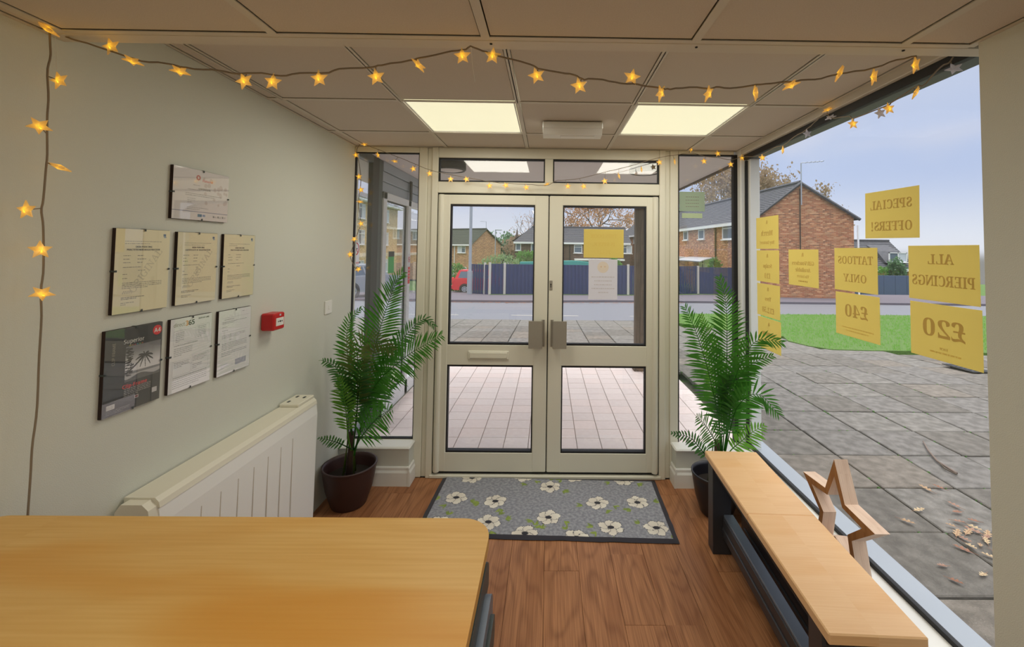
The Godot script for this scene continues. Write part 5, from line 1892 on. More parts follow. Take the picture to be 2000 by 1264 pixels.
func build_furniture() -> void:
	# the counter in front: polygons lie in x, z
	var lay := Basis(Vector3(1, 0, 0), Vector3(0, 0, 1), Vector3(0, -1, 0))
	var t := thing("counter", "honey coloured wooden counter top with rounded corner in the foreground", "counter")
	var s := st()
	extrude(s, round_rect(-1.425, -1.155, -0.137, -0.42, [0.05, 0.075, 0.075, 0.05]), 0.028, Transform3D(lay, Vector3(0, 0.95, 0)))
	put("top", s, mats.counter, t)
	s = st()
	extrude(s, round_rect(-1.418, -1.148, -0.143, -0.427, [0.05, 0.075, 0.075, 0.05]), 0.006, Transform3D(lay, Vector3(0, 0.9515, 0)))
	s = st()
	var side := Basis(Vector3(0, 0, -1), Vector3(0, 1, 0), Vector3(1, 0, 0))
	extrude(s, round_rect(0.45, 0.845, 1.075, 0.918, [0.004, 0.004, 0.045, 0.02]), 0.056, Transform3D(side, Vector3(-0.190, 0, 0)))
	put("side_rail", s, mats.dark_metal, t)
	s = st()
	extrude(s, round_rect(0.45, 0.775, 1.045, 0.868, [0.004, 0.004, 0.045, 0.03]), 0.030, Transform3D(side, Vector3(-0.150, 0, 0)))
	put("side_bracket", s, mats.grey_metal, t)
	s = st()
	extrude(s, round_rect(0.45, 0.765, 1.02, 0.83, [0.004, 0.02, 0.02, 0.004]), 0.008, Transform3D(side, Vector3(-0.120, 0, 0)))
	put("side_rail", s, mats.dark_metal, t)
	for x in [-1.33, -0.45]:
		for z in [-1.02, -0.52]:
			s = st()
			slab(s, Vector3(x - 0.03, 0, z - 0.03), Vector3(x + 0.03, 0.922, z + 0.03), 0.004)
			put("leg", s, mats.charcoal, t)
	s = st()
	slab(s, Vector3(-1.33, 0.86, -1.04), Vector3(-0.19, 0.92, -1.0), 0.003)
	slab(s, Vector3(-1.33, 0.86, -0.54), Vector3(-0.19, 0.92, -0.5), 0.003)
	put("under_frame", s, mats.charcoal, t)
	# bench
	var b := thing("bench", "long light wood bench on dark legs under the big window", "bench", Vector3(1.037, 0, -1.937), deg_to_rad(-2.73))
	for k in 2:
		s = st()
		var z0 := -0.60 + 0.6 * k
		slab(s, Vector3(-0.147, 0.465, z0 + 0.0006), Vector3(0.147, 0.50, z0 + 0.5994), 0.004)
		put("seat_board", s, mats.bench, b)
	for x in [-0.092, 0.092]:
		for z in [-0.515, 0.515]:
			s = st()
			slab(s, Vector3(x - 0.05, 0, z - 0.04), Vector3(x + 0.05, 0.465, z + 0.04), 0.002)
			put("leg", s, mats.charcoal, b)
	for g in [-1.0, 1.0]:
		s = st()
		slab(s, Vector3(g * 0.058 - 0.03, 0.09, -0.475), Vector3(g * 0.058 + 0.03, 0.20, 0.475), 0.004)
		slab(s, Vector3(g * 0.058 - 0.036, 0.12, -0.475), Vector3(g * 0.058 + 0.036, 0.15, 0.475), 0.004)
		put("long_rail", s, mats.charcoal, b)
		s = st()
		slab(s, Vector3(g * 0.058 - 0.026, 0.20, -0.475), Vector3(g * 0.058 + 0.026, 0.215, 0.475), 0.003)
		put("rail_cap", s, mats.grey_metal, b)
	s = st()
	slab(s, Vector3(-0.13, 0.43, -0.56), Vector3(0.13, 0.465, 0.56), 0.003)
	put("under_frame", s, mats.black, b)
	# wooden star on the inner sill
	var o := thing("wooden_star", "hollow wooden star ornament standing on the sill behind the bench", "ornament", Vector3(1.312, 0.282, -1.95))
	var xf := Transform3D(Basis(Vector3(0, 0, 1), Vector3(0, 1, 0), Vector3(-1, 0, 0)), Vector3(0, 0.202, 0))
	var outer := []
	var inner := []
	for k in 10:
		var a := PI * 0.5 + k * PI / 5.0
		var q := 0.25 if k % 2 == 0 else 0.112
		outer.append(Vector3(cos(a) * q, sin(a) * q, 0))
		q = 0.175 if k % 2 == 0 else 0.084
		inner.append(Vector3(cos(a) * q, sin(a) * q, 0))
	s = st()
	var sd := st()
	var inn := st()
	for k in 10:
		var j := (k + 1) % 10
		for z in [-0.03, 0.03]:
			var d := Vector3(0, 0, z)
			quad(s, xf * (outer[k] + d), xf * (outer[j] + d), xf * (inner[j] + d), xf * (inner[k] + d), xf.basis * Vector3(0, 0, z))
		var h := Vector3(0, 0, 0.03)
		var n: Vector3 = (outer[j] - outer[k]).cross(Vector3(0, 0, 1))
		quad(sd, xf * (outer[k] - h), xf * (outer[j] - h), xf * (outer[j] + h), xf * (outer[k] + h), xf.basis * n)
		quad(inn, xf * (inner[k] - h), xf * (inner[j] - h), xf * (inner[j] + h), xf * (inner[k] + h), xf.basis * -n)
	put("edge_face", s, mats.star_face, o)
	put("outer_strip", sd, mats.star_side, o)
	put("inner_strip", inn, mats.star_side, o)
	# door mat
	var m := thing("door_mat", "grey doormat printed with white anemones before the doors", "mat", Vector3(0.012, 0.0, -2.853), deg_to_rad(-1.8))
	s = st()
	var hw := 0.76
	var hd := 0.335
	var nx := 46
	var nz := 20
	var wob := noise(7, 3.0, 2)
	var P := func(i: int, j: int) -> Vector3:
		var x := lerpf(-hw, hw, float(i) / nx)
		var z := lerpf(-hd, hd, float(j) / nz)
		var lift := 0.012 + 0.0016 * wob.get_noise_2d(x, z)
		if i == 0 or j == 0 or i == nx or j == nz:
			lift = 0.004
		return Vector3(x + (0.004 * wob.get_noise_2d(9.0, z * 2) if i == 0 or i == nx else 0.0), lift, z + (0.006 * wob.get_noise_2d(x * 2, 5.0) if j == 0 or j == nz else 0.0))
	s.set_smooth_group(0)
	for i in nx:
		for j in nz:
			for k in [[i, j], [i + 1, j], [i + 1, j + 1], [i, j], [i + 1, j + 1], [i, j + 1]]:
				s.set_uv(Vector2(float(k[0]) / nx, float(k[1]) / nz))
				s.add_vertex(P.call(k[0], k[1]))
	var carpet := textured(mat_picture(), Vector2(1, 1), 0.95)
	carpet.rim_enabled = true
	carpet.rim = 0.3
	put("pile", s, carpet, m)
	s = st()
	slab(s, Vector3(-hw + 0.004, 0.0, -hd + 0.004), Vector3(hw - 0.004, 0.005, hd - 0.004), 0.001)
	put("backing", s, mats.black, m)


func mat_picture() -> Image:
	var W := 1000
	var H := 440
	var n := noise(4, 0.06, 4)
	var n2 := noise(9, 0.5, 2)
	var base := func(i: int, j: int) -> Color:
		var v := 0.5 + 0.5 * n.get_noise_2d(i, j) + 0.25 * n2.get_noise_2d(i, j)
		return rgb8(112, 115, 126).lerp(rgb8(178, 180, 190), clampf(v, 0, 1))
	var im := paint(W, H, base)
	var r := RandomNumberGenerator.new()
	r.seed = 12
	var sx := W / 1.52
	var flowers := [[-0.55, -0.30], [-0.603, -0.05], [-0.34, -0.02], [0.012, -0.207], [0.324, -0.03], [0.586, -0.045], [0.53, -0.315], [0.011, 0.135], [0.384, 0.215], [0.655, 0.21], [-0.348, 0.195], [0.179, 0.315], [-0.178, -0.335], [0.18, -0.345], [-0.63, 0.22], [-0.12, 0.29]]
	# leaves first, then the blooms over them
	for f in flowers:
		for k in 3:
			var a := r.randf() * TAU
			var c := Vector2((f[0] + 0.76 + cos(a) * 0.105) * sx, (f[1] + 0.335 + sin(a) * 0.085) * sx)
			for q in 9:
				var d := Vector2.from_angle(a + r.randf_range(-0.9, 0.9))
				var l := r.randf_range(16, 34)
				var col := rgb8(150, 172, 62).lerp(rgb8(112, 136, 52), r.randf())
				for u in int(l):
					var p := c + d * u
					var w := maxi(1, int(6.0 * sin(PI * (u + 1) / (l + 1))))
					im.fill_rect(Rect2i(int(p.x), int(p.y), w, w), col.lerp(base.call(int(p.x), int(p.y)), 0.12))
	for f in flowers:
		var c := Vector2((f[0] + 0.76) * sx, (f[1] + 0.335) * sx)
		var turn := r.randf() * TAU
		for p in 6:
			var a := turn + TAU * p / 6.0
			var pc := c + Vector2(cos(a), sin(a) * 0.92) * 27.0
			var wob := r.randf_range(0.8, 1.15)
			var tint := rgb8(240, 236, 226).lerp(rgb8(214, 206, 196), r.randf() * 0.5)
			for j in range(-27, 28):
				for i in range(-27, 28):
					var d := Vector2(i, j).rotated(-a)
					var e := (d.x / (24.0 * wob)) ** 2 + (d.y / (21.0)) ** 2 + 0.34 * n2.get_noise_2d(pc.x * 3 + i * 0.22, j * 0.22)
					var x := int(pc.x) + i
					var y := int(pc.y) + j
					if x < 0 or y < 0 or x >= W or y >= H:
						continue
					if e < 0.84:
						im.set_pixel(x, y, tint.lerp(rgb8(196, 186, 172), 0.4 * clampf(0.5 - d.x / 40.0, 0, 1)))
					elif e < 0.98:
						im.set_pixel(x, y, rgb8(66, 66, 74))
		for j in range(-13, 14):
			for i in range(-15, 16):
				var e := (i / 13.0) ** 2 + (j / 10.0) ** 2 + 0.5 * n2.get_noise_2d(c.x + i * 0.8, c.y + j * 0.8)
				var x := int(c.x) + i
				var y := int(c.y) + j
				if e < 1.0 and x >= 0 and y >= 0 and x < W and y < H:
					im.set_pixel(x, y, rgb8(40, 40, 50))
	var b := 20
	for k in [[0, 0, W, b], [0, H - b, W, b], [0, 0, b, H], [W - b, 0, b, H]]:
		im.fill_rect(Rect2i(k[0], k[1], k[2], k[3]), rgb8(48, 46, 56))
	return im


# ---------------------------------------------------------------- palms
func along(pts: Array, u: float) -> Vector3:
	var f := clampf(u, 0.0, 1.0) * (pts.size() - 1)
	var k := mini(int(f), pts.size() - 2)
	var a: Vector3 = pts[maxi(k - 1, 0)]
	var b: Vector3 = pts[k]
	var c: Vector3 = pts[k + 1]
	var d: Vector3 = pts[mini(k + 2, pts.size() - 1)]
	return b.cubic_interpolate(c, a, d, f - k)


func frond(parent: Node, pts: Array, width: float, m: Material, sd: int, from := 0.30) -> void:
	var r := RandomNumberGenerator.new()
	r.seed = sd
	var s := st(true)
	var line := []
	var l := 0.0
	# steps of equal length along the midrib
	var raw := []
	var run := [0.0]
	for k in 81:
		raw.append(along(pts, k / 80.0))
		if k > 0:
			l += raw[k].distance_to(raw[k - 1])
			run.append(l)
	var at := 0
	for k in 25:
		while at < 79 and run[at + 1] < l * k / 24.0:
			at += 1
		line.append(raw[at].lerp(raw[at + 1], clampf((l * k / 24.0 - run[at]) / maxf(1e-5, run[at + 1] - run[at]), 0, 1)))
	pts = line
	tube(s, line, 0.0045, 0.0012, 5)
	var f := put("frond", s, m, parent)
	var leaf := st()
	var n := maxi(9, int(l * (1.0 - from) / 0.0175))
	for k in n:
		var u := from + (1.0 - from) * k / (n - 1.0)
		var p := along(pts, u)
		var t := (along(pts, u + 0.02) - along(pts, u - 0.02)).normalized()
		var nrm := (Vector3(-p.x * 0.2, 0.45, 1.0)).normalized()
		var side := t.cross(nrm).normalized()
		nrm = side.cross(t).normalized()
		var v := (u - from) / (1.0 - from)
		var len_ := width * (0.55 + 0.5 * sin(PI * minf(1.0, v * 0.85 + 0.12))) * (1.0 - 0.5 * v * v * v)
		var ang := deg_to_rad(lerpf(26.0, 56.0, v * v))
		for g in [-1.0, 1.0]:
			var a := ang + r.randf_range(-0.07, 0.07)
			var d: Vector3 = (side * g * cos(a) + t * sin(a) + nrm * r.randf_range(-0.05, 0.28)).normalized()
			var ll := len_ * r.randf_range(0.88, 1.1)
			var w := 0.0080 * (1.0 - 0.45 * v * v)
			var droop := Vector3(0, -1, 0) * ll * r.randf_range(0.06, 0.2)
			var across := d.cross(nrm).normalized()
			var q := [p, p + d * ll * 0.35 + droop * 0.08, p + d * ll * 0.72 + droop * 0.4, p + d * ll + droop]
			var hw := [w * 0.3, w, w * 0.72]
			for i in 2:
				quad(leaf, q[i] - across * hw[i], q[i] + across * hw[i], q[i + 1] + across * hw[i + 1], q[i + 1] - across * hw[i + 1], nrm)
			tri(leaf, q[2] - across * hw[2], q[2] + across * hw[2], q[3], nrm)
	stuff(put("leaflets", leaf, m, f))


func palm(label: String, at: Vector3, rim: float, high: float, pot: Material, fronds: Array, sd: int) -> void:
	var t := thing("potted_palm", label, "potted plant", at)
	var s := st(true)
	lathe(s, [Vector2(0, 0.0), Vector2(rim * 0.62, 0.0), Vector2(rim * 0.66, 0.01), Vector2(rim * 0.86, high * 0.42), Vector2(rim * 0.98, high * 0.86), Vector2(rim, high - 0.012)], 48)
	lathe(s, [Vector2(rim, high - 0.012), Vector2(rim * 1.02, high - 0.008), Vector2(rim * 1.02, high), Vector2(rim * 0.96, high), Vector2(rim * 0.93, high - 0.02), Vector2(rim * 0.84, high * 0.62)], 48)
	put("pot", s, pot, t)
	s = st(true)
	lathe(s, [Vector2(rim * 0.87, high * 0.70), Vector2(0, high * 0.73)], 24)
	put("soil", s, mats.soil, t)
	s = st(true)
	tube(s, [Vector3(0.0, high * 0.7, 0), Vector3(0.006, high + 0.10, 0.0), Vector3(0.004, high + 0.2, 0.0)], 0.022, 0.015, 10)
	put("trunk", s, mats.cane, t)
	for k in 4:
		s = st(true)
		var a := 0.6 + k * 1.5
		tube(s, [Vector3(cos(a) * 0.05, high * 0.7, sin(a) * 0.05), Vector3(cos(a) * 0.035, high + 0.06, sin(a) * 0.03), Vector3(cos(a) * 0.02, high + 0.17, 0)], 0.005, 0.003, 6)
		put("cane", s, mats.frond_olive, t)
	for k in fronds.size():
		var pts := []
		for p in fronds[k][0]:
			pts.append(p - at)
		frond(t, pts, fronds[k][1] * 1.16, mats["frond_" + fronds[k][2]], sd + k)


func build_palms() -> void:
	var left_fronds = [
		[[Vector3(-1.245, 0.334, -2.870), Vector3(-1.205, 0.469, -2.861), Vector3(-1.161, 0.745, -2.849), Vector3(-1.105, 1.055, -2.834), Vector3(-0.996, 1.404, -2.818), Vector3(-0.939, 1.488, -2.800)], 0.165, "mid"],
		[[Vector3(-1.258, 0.334, -2.870), Vector3(-1.267, 0.436, -2.861), Vector3(-1.282, 0.796, -2.849), Vector3(-1.300, 1.072, -2.834), Vector3(-1.270, 1.190, -2.818), Vector3(-1.202, 1.256, -2.800)], 0.085, "mid"],
		[[Vector3(-1.238, 0.334, -2.870), Vector3(-1.201, 0.476, -2.844), Vector3(-1.105, 0.759, -2.806), Vector3(-0.913, 0.950, -2.762), Vector3(-0.750, 1.058, -2.713), Vector3(-0.649, 1.120, -2.660)], 0.15, "mid"],
		[[Vector3(-1.221, 0.433, -2.870), Vector3(-1.166, 0.610, -2.869), Vector3(-1.015, 0.962, -2.867), Vector3(-0.914, 1.097, -2.865), Vector3(-0.815, 1.188, -2.863), Vector3(-0.747, 1.146, -2.860)], 0.085, "dark"],
		[[Vector3(-1.243, 0.376, -2.850), Vector3(-1.217, 0.579, -2.829), Vector3(-1.204, 0.812, -2.798), Vector3(-1.188, 1.011, -2.762), Vector3(-1.080, 1.071, -2.723), Vector3(-0.949, 1.026, -2.680)], 0.13, "olive"],
		[[Vector3(-1.248, 0.445, -2.840), Vector3(-1.253, 0.568, -2.815), Vector3(-1.272, 0.766, -2.779), Vector3(-1.320, 0.905, -2.737), Vector3(-1.358, 0.951, -2.690), Vector3(-1.360, 0.970, -2.640)], 0.06, "dark"],
		[[Vector3(-1.234, 0.366, -2.800), Vector3(-1.246, 0.435, -2.788), Vector3(-1.250, 0.519, -2.770), Vector3(-1.254, 0.653, -2.749), Vector3(-1.269, 0.774, -2.725), Vector3(-1.275, 0.844, -2.700)], 0.085, "bright"],
		[[Vector3(-1.222, 0.325, -2.820), Vector3(-1.202, 0.392, -2.800), Vector3(-1.156, 0.468, -2.771), Vector3(-1.072, 0.571, -2.738), Vector3(-0.990, 0.642, -2.700), Vector3(-0.936, 0.675, -2.660)], 0.13, "mid"],
		[[Vector3(-1.227, 0.373, -2.800), Vector3(-1.277, 0.422, -2.759), Vector3(-1.312, 0.470, -2.700), Vector3(-1.349, 0.515, -2.630)], 0.04, "dark"],
		[[Vector3(-1.238, 0.334, -2.870), Vector3(-1.209, 0.435, -2.865), Vector3(-1.147, 0.588, -2.858), Vector3(-1.068, 0.720, -2.849), Vector3(-0.975, 0.802, -2.840)], 0.1, "dark"],
		[[Vector3(-1.238, 0.348, -2.840), Vector3(-1.224, 0.515, -2.827), Vector3(-1.202, 0.716, -2.808), Vector3(-1.177, 0.852, -2.785), Vector3(-1.130, 0.955, -2.760)], 0.12, "dark"],
	]
	var right_fronds = [
		[[Vector3(1.115, 0.304, -2.800), Vector3(1.131, 0.450, -2.798), Vector3(1.147, 0.731, -2.794), Vector3(1.153, 1.060, -2.790), Vector3(1.145, 1.319, -2.785), Vector3(1.101, 1.480, -2.780)], 0.14, "mid"],
		[[Vector3(1.108, 0.304, -2.800), Vector3(1.110, 0.455, -2.785), Vector3(1.069, 0.690, -2.764), Vector3(0.999, 0.949, -2.738), Vector3(0.922, 1.157, -2.710), Vector3(0.848, 1.300, -2.680)], 0.14, "mid"],
		[[Vector3(1.128, 0.320, -2.800), Vector3(1.155, 0.536, -2.775), Vector3(1.170, 0.810, -2.739), Vector3(1.213, 0.983, -2.697), Vector3(1.284, 1.116, -2.650), Vector3(1.401, 1.113, -2.600)], 0.12, "mid"],
		[[Vector3(1.120, 0.314, -2.780), Vector3(1.146, 0.484, -2.755), Vector3(1.173, 0.656, -2.719), Vector3(1.225, 0.762, -2.677), Vector3(1.290, 0.790, -2.630), Vector3(1.362, 0.706, -2.580)], 0.12, "mid"],
		[[Vector3(1.093, 0.339, -2.760), Vector3(1.071, 0.431, -2.737), Vector3(1.020, 0.521, -2.703), Vector3(0.965, 0.598, -2.664), Vector3(0.903, 0.663, -2.620)], 0.095, "mid"],
		[[Vector3(1.120, 0.330, -2.780), Vector3(1.167, 0.409, -2.760), Vector3(1.216, 0.473, -2.731), Vector3(1.261, 0.537, -2.697), Vector3(1.316, 0.596, -2.660)], 0.085, "bright"],
		[[Vector3(1.065, 0.302, -2.740), Vector3(1.015, 0.358, -2.733), Vector3(0.951, 0.436, -2.724), Vector3(0.887, 0.500, -2.712), Vector3(0.778, 0.532, -2.700)], 0.05, "dark"],
		[[Vector3(1.143, 0.375, -2.820), Vector3(1.173, 0.628, -2.794), Vector3(1.209, 0.847, -2.755), Vector3(1.280, 0.959, -2.710), Vector3(1.370, 1.016, -2.660)], 0.095, "mid"],
		[[Vector3(1.132, 0.357, -2.860), Vector3(1.132, 0.601, -2.867), Vector3(1.100, 0.914, -2.876), Vector3(1.064, 1.092, -2.888), Vector3(1.027, 1.218, -2.900)], 0.1, "bright"],
		[[Vector3(1.107, 0.330, -2.780), Vector3(1.110, 0.493, -2.770), Vector3(1.102, 0.664, -2.756), Vector3(1.105, 0.791, -2.739), Vector3(1.149, 0.876, -2.720)], 0.08, "dark"],
	]
	palm("artificial palm in a dark brown pot beside the heater", Vector3(-1.268, 0, -2.865), 0.163, 0.255, mats.pot_brown, left_fronds, 200)
	palm("artificial palm in a black pot behind the bench, by the big window", Vector3(1.085, 0, -2.80), 0.15, 0.25, mats.pot_black, right_fronds, 300)


# ---------------------------------------------------------------- notices on the glass
func notice(called: String, label: String, group: String, xf: Transform3D, w: float, h: float, m: Material) -> Node3D:
	# xf: reading side along its +z; the room sees the back of it
	var t := thing(called, label, "notice", xf.origin, 0.0, group)
	t.basis = xf.basis
	var s := st()
	box(s, Vector3.ZERO, Vector3(w, h, 0.0012))
	put("sheet", s, m, t)
	return t


func show_through(t: Node, words: String, size: float, y: float, m: Material, bold := true, squeeze := 1.0, x := 0.0) -> void:
	lettering(t, words, size, Transform3D(Basis.IDENTITY, Vector3(x, y, -0.0011)), m, bold, true, "lettering", squeeze)


func print_line(t: Node, y: float, w: float, h: float, m: Material) -> void:
	var s := st()
	var r := RandomNumberGenerator.new()
	r.seed = int(absf(y) * 10000) + 3
	var x := -w * 0.5
	while x < w * 0.5 - 0.004:
		var l := minf(r.randf_range(0.006, 0.02), w * 0.5 - x)
		box(s, Vector3(x + l * 0.5, y, -0.0009), Vector3(l, h, 0.0004))
		x += l + 0.004
	put("print_line", s, m, t)


func build_signs() -> void:
	var face := Basis(Vector3(0, 0, -1), Vector3(0, 1, 0), Vector3(1, 0, 0))
	var at := func(y: float, z: float, roll := 0.0) -> Transform3D:
		return Transform3D(face * Basis(Vector3(0, 0, 1), roll), Vector3(1.4355, y, z))
	var grp := "yellow paper notices on the big window"
	var t := notice("window_notice", "yellow notice reading special offers, alone at the top of the big window", grp, at.call(1.819, -1.800, 0.015), 0.286, 0.204, mats.yellow)
	show_through(t, "SPECIAL", 0.040, 0.042, mats.yellow_ink, true, 0.92)
	show_through(t, "OFFERS!", 0.040, -0.050, mats.yellow_ink, true, 0.92)
	t = notice("window_notice", "yellow notice reading tattoos only, right above the forty pound notice", grp, at.call(1.574, -2.017), 0.283, 0.205, mats.yellow)
	show_through(t, "TATTOOS", 0.038, 0.045, mats.yellow_ink, true, 0.90)
	show_through(t, "ONLY", 0.038, -0.040, mats.yellow_ink)
	t = notice("window_notice", "yellow notice reading forty pounds, hung under tattoos only", grp, at.call(1.359, -2.010), 0.286, 0.205, mats.yellow)
	show_through(t, "£40", 0.060, 0.020, mats.yellow_ink, true, 1.1)
	print_line(t, -0.062, 0.21, 0.005, mats.faint_ink)
	print_line(t, -0.076, 0.15, 0.005, mats.faint_ink)
	t = notice("window_notice", "yellow notice reading all piercings, next to the right wall edge", grp, at.call(1.581, -1.570), 0.284, 0.206, mats.yellow)
	show_through(t, "ALL", 0.038, 0.052, mats.yellow_ink)
	show_through(t, "PIERCINGS", 0.040, -0.028, mats.yellow_ink, true, 0.82)
	t = notice("window_notice", "yellow notice reading twenty pounds, hung under all piercings", grp, at.call(1.365, -1.566), 0.284, 0.204, mats.yellow)
	show_through(t, "£20", 0.068, 0.014, mats.yellow_ink, true, 1.1)
	show_through(t, "EACH", 0.008, -0.058, mats.yellow_ink)
	print_line(t, -0.074, 0.13, 0.006, mats.faint_ink)
	t = notice("window_notice", "small yellow gift voucher notice between the left column and tattoos only", grp, at.call(1.566, -2.431), 0.285, 0.207, mats.yellow)
	show_through(t, "&", 0.022, 0.074, mats.yellow_ink)
	show_through(t, "Gift Vouchers", 0.022, 0.026, mats.yellow_ink)
	show_through(t, "Available", 0.022, -0.012, mats.yellow_ink)
	show_through(t, "Via Instore", 0.016, -0.048, mats.yellow_ink, false)
	print_line(t, -0.076, 0.09, 0.008, mats.yellow_ink)
	t = notice("window_notice", "yellow merch notice, topmost of the column beside the white corner post", grp, at.call(1.780, -2.829), 0.288, 0.212, mats.yellow)
	show_through(t, "&", 0.024, 0.070, mats.yellow_ink)
	show_through(t, "Merch", 0.034, -0.002, mats.yellow_ink)
	show_through(t, "Buy Instore!", 0.022, -0.064, mats.yellow_ink)
	t = notice("window_notice", "yellow ten pound notice, second down in the column beside the corner post", grp, at.call(1.560, -2.825), 0.288, 0.208, mats.yellow)
	show_through(t, "&", 0.024, 0.070, mats.yellow_ink)
	show_through(t, "Scalps", 0.026, 0.002, mats.yellow_ink)
	show_through(t, "£10", 0.034, -0.062, mats.yellow_ink)
	t = notice("window_notice", "yellow tees notice at twelve pounds fifty, third down beside the corner post", grp, at.call(1.336, -2.820), 0.290, 0.212, mats.yellow)
	show_through(t, "&", 0.024, 0.074, mats.yellow_ink)
	show_through(t, "Tees", 0.026, 0.010, mats.yellow_ink)
	show_through(t, "£12.50", 0.036, -0.062, mats.yellow_ink)
	t = notice("window_notice", "yellow notice half hidden behind the right palm, lowest in the column", grp, at.call(1.118, -2.812), 0.290, 0.204, mats.yellow)
	show_through(t, "&", 0.024, 0.066, mats.yellow_ink)
	print_line(t, 0.0, 0.16, 0.022, mats.yellow_ink)
	# on the doors and the side pane: they face outside, -z
	var away := Basis(Vector3(-1, 0, 0), Vector3(0, 1, 0), Vector3(0, 0, -1))
	t = notice("door_notice", "plain yellow notice with faint lettering on the right door leaf", "", Transform3D(away, Vector3(0.409, 1.702, -3.2085)), 0.297, 0.212, mats.yellow)
	show_through(t, "THIS DOOR", 0.026, 0.055, mats.faint_ink, false)
	show_through(t, "IS STUCK,", 0.026, -0.006, mats.faint_ink, false)
	show_through(t, "PULL!", 0.024, -0.064, mats.faint_ink, false)
	t = notice("door_notice", "white notice with a pale orange face below the yellow door notice", "", Transform3D(away, Vector3(0.405, 1.436, -3.2085)), 0.214, 0.297, mats.white_paper)
	var peach := mat(rgb8(240, 226, 204), 0.9)
	thin_as(peach, 1.0, 0.93, 0.82)
	var s := st()
	var lie := Basis(Vector3(1, 0, 0), Vector3(0, 0, 1), Vector3(0, -1, 0))
	lathe(s, [Vector2(0, 0.0002), Vector2(0.042, 0.0002), Vector2(0.042, -0.0002)], 32, Transform3D(Basis(Vector3(1, 0, 0), Vector3(0, 0, -1), Vector3(0, 1, 0)), Vector3(0, 0.09, -0.0009)))
	put("round_face", s, peach, t)
	var hat := mat(rgb8(226, 200, 168), 0.9)
	s = st()
	for g in [-1.0, 1.0]:
		lathe(s, [Vector2(0, 0.0003), Vector2(0.006, 0.0003), Vector2(0.006, -0.0002)], 12, Transform3D(Basis(Vector3(1, 0, 0), Vector3(0, 0, -1), Vector3(0, 1, 0)), Vector3(g * 0.014, 0.094, -0.0011)))
	put("eye", s, hat, t)
	for k in 5:
		print_line(t, 0.018 - 0.0285 * k, [0.17, 0.13, 0.13, 0.17, 0.08][k], 0.0055, mats.ink_pale)
	var grn := mat(rgb8(176, 192, 172), 0.8)
	thin_as(grn, 0.58, 0.68, 0.58)
	t = notice("door_notice", "square grey green notice on the pane right of the doors", "", Transform3D(away, Vector3(1.068, 2.024, -3.2085)), 0.190, 0.146, grn)
	for k in 4:
		print_line(t, 0.034 - 0.024 * k, 0.10, 0.004, mats.ink_grey)
	var strip := mat(rgb8(206, 220, 188), 0.8)
	thin_as(strip, 0.74, 0.82, 0.66)
	notice("door_notice", "narrow pale green strip stuck under the square green notice", "", Transform3D(away, Vector3(1.068, 1.918, -3.2085)), 0.152, 0.036, strip)


# ---------------------------------------------------------------- string lights
func star_mesh(R: float) -> ArrayMesh:
	var s := st()
	var q := []
	for k in 10:
		var a := PI * 0.5 + k * PI / 5.0
		var rr := R if k % 2 == 0 else R * 0.46
		q.append(Vector3(cos(a) * rr, sin(a) * rr, 0))
	for k in 10:
		var j := (k + 1) % 10
		for g in [-1.0, 1.0]:
			var h := Vector3(0, 0, g * 0.003)
			tri(s, q[k] + h * 0.5, q[j] + h * 0.5, h * 2.4, Vector3(0, 0, g))
		var n: Vector3 = (q[j] - q[k]).cross(Vector3(0, 0, 1))
		quad(s, q[k] - Vector3(0, 0, 0.0015), q[j] - Vector3(0, 0, 0.0015), q[j] + Vector3(0, 0, 0.0015), q[k] + Vector3(0, 0, 0.0015), n)
	s.generate_normals()
	return s.commit()


func core_mesh() -> ArrayMesh:
	var s := st(true)
	lathe(s, [Vector2(0, -0.0095), Vector2(0.005, -0.007), Vector2(0.0072, 0.0), Vector2(0.005, 0.007), Vector2(0, 0.0095)], 8)
	s.generate_normals()
	return s.commit()


func string_of_stars(label: String, cable: Array, stars: Array, r: float) -> void:
	var t := thing("string_lights", label, "string lights")
	var s := st(true)
	var fine := []
	var n := cable.size() * 3
	var wob := RandomNumberGenerator.new()
	wob.seed = cable.size()
	for k in n + 1:
		fine.append(along(cable, float(k) / n) + Vector3(0, wob.randf_range(-1, 1), 0) * r * 0.6)
	tube(s, fine, r, -1.0, 6)
	for p in stars:
		var best: Vector3 = fine[0]
		for q in fine:
			if q.distance_to(p[0]) < best.distance_to(p[0]):
				best = q
		if best.distance_to(p[0]) > 0.006:
			tube(s, [best, p[0]], r * 0.6, r * 0.4, 5)
	put("cable", s, mats.cable, t)
	if label.contains("swagged"):
		for k in [20, 0]:
			var tie := st()
			var c: Vector3 = cable[k]
			tube(tie, [c, c + Vector3(0.004, -0.05, 0), c + Vector3(0.014, -0.105, 0.004)], 0.0006, -1.0, 4)
			put("tie", tie, mats.white, t)
	for p in stars:
		var b := Basis(Vector3(0, 0, 1), p[2])
		match p[1]:
			1: b = b * Basis(Vector3(1, 0, 0), 1.30)
			2: b = b * Basis(Vector3(0, 1, 0), 1.28)
			3: b = b * Basis(Vector3(1, 0, 0), 0.8) * Basis(Vector3(0, 1, 0), 0.5)
		var lit: bool = p.size() < 4 or p[3] == 1
		var o := put_mesh("star_lamp", star, mats.star_lit if lit else mats.star_unlit, t)
		o.transform = Transform3D(b, p[0])
		if lit:
			var c := put_mesh("bulb", core, mats.star_core, o)
			var l := OmniLight3D.new()
			l.name = "star_glow"
			l.light_color = Color(1.0, 0.74, 0.28)
			l.light_energy = 0.0003
			l.light_size = 0.004
			l.omni_range = 8.0
			l.omni_attenuation = 2.0
			l.shadow_enabled = true
			c.add_child(l)


var star: ArrayMesh
var core: ArrayMesh


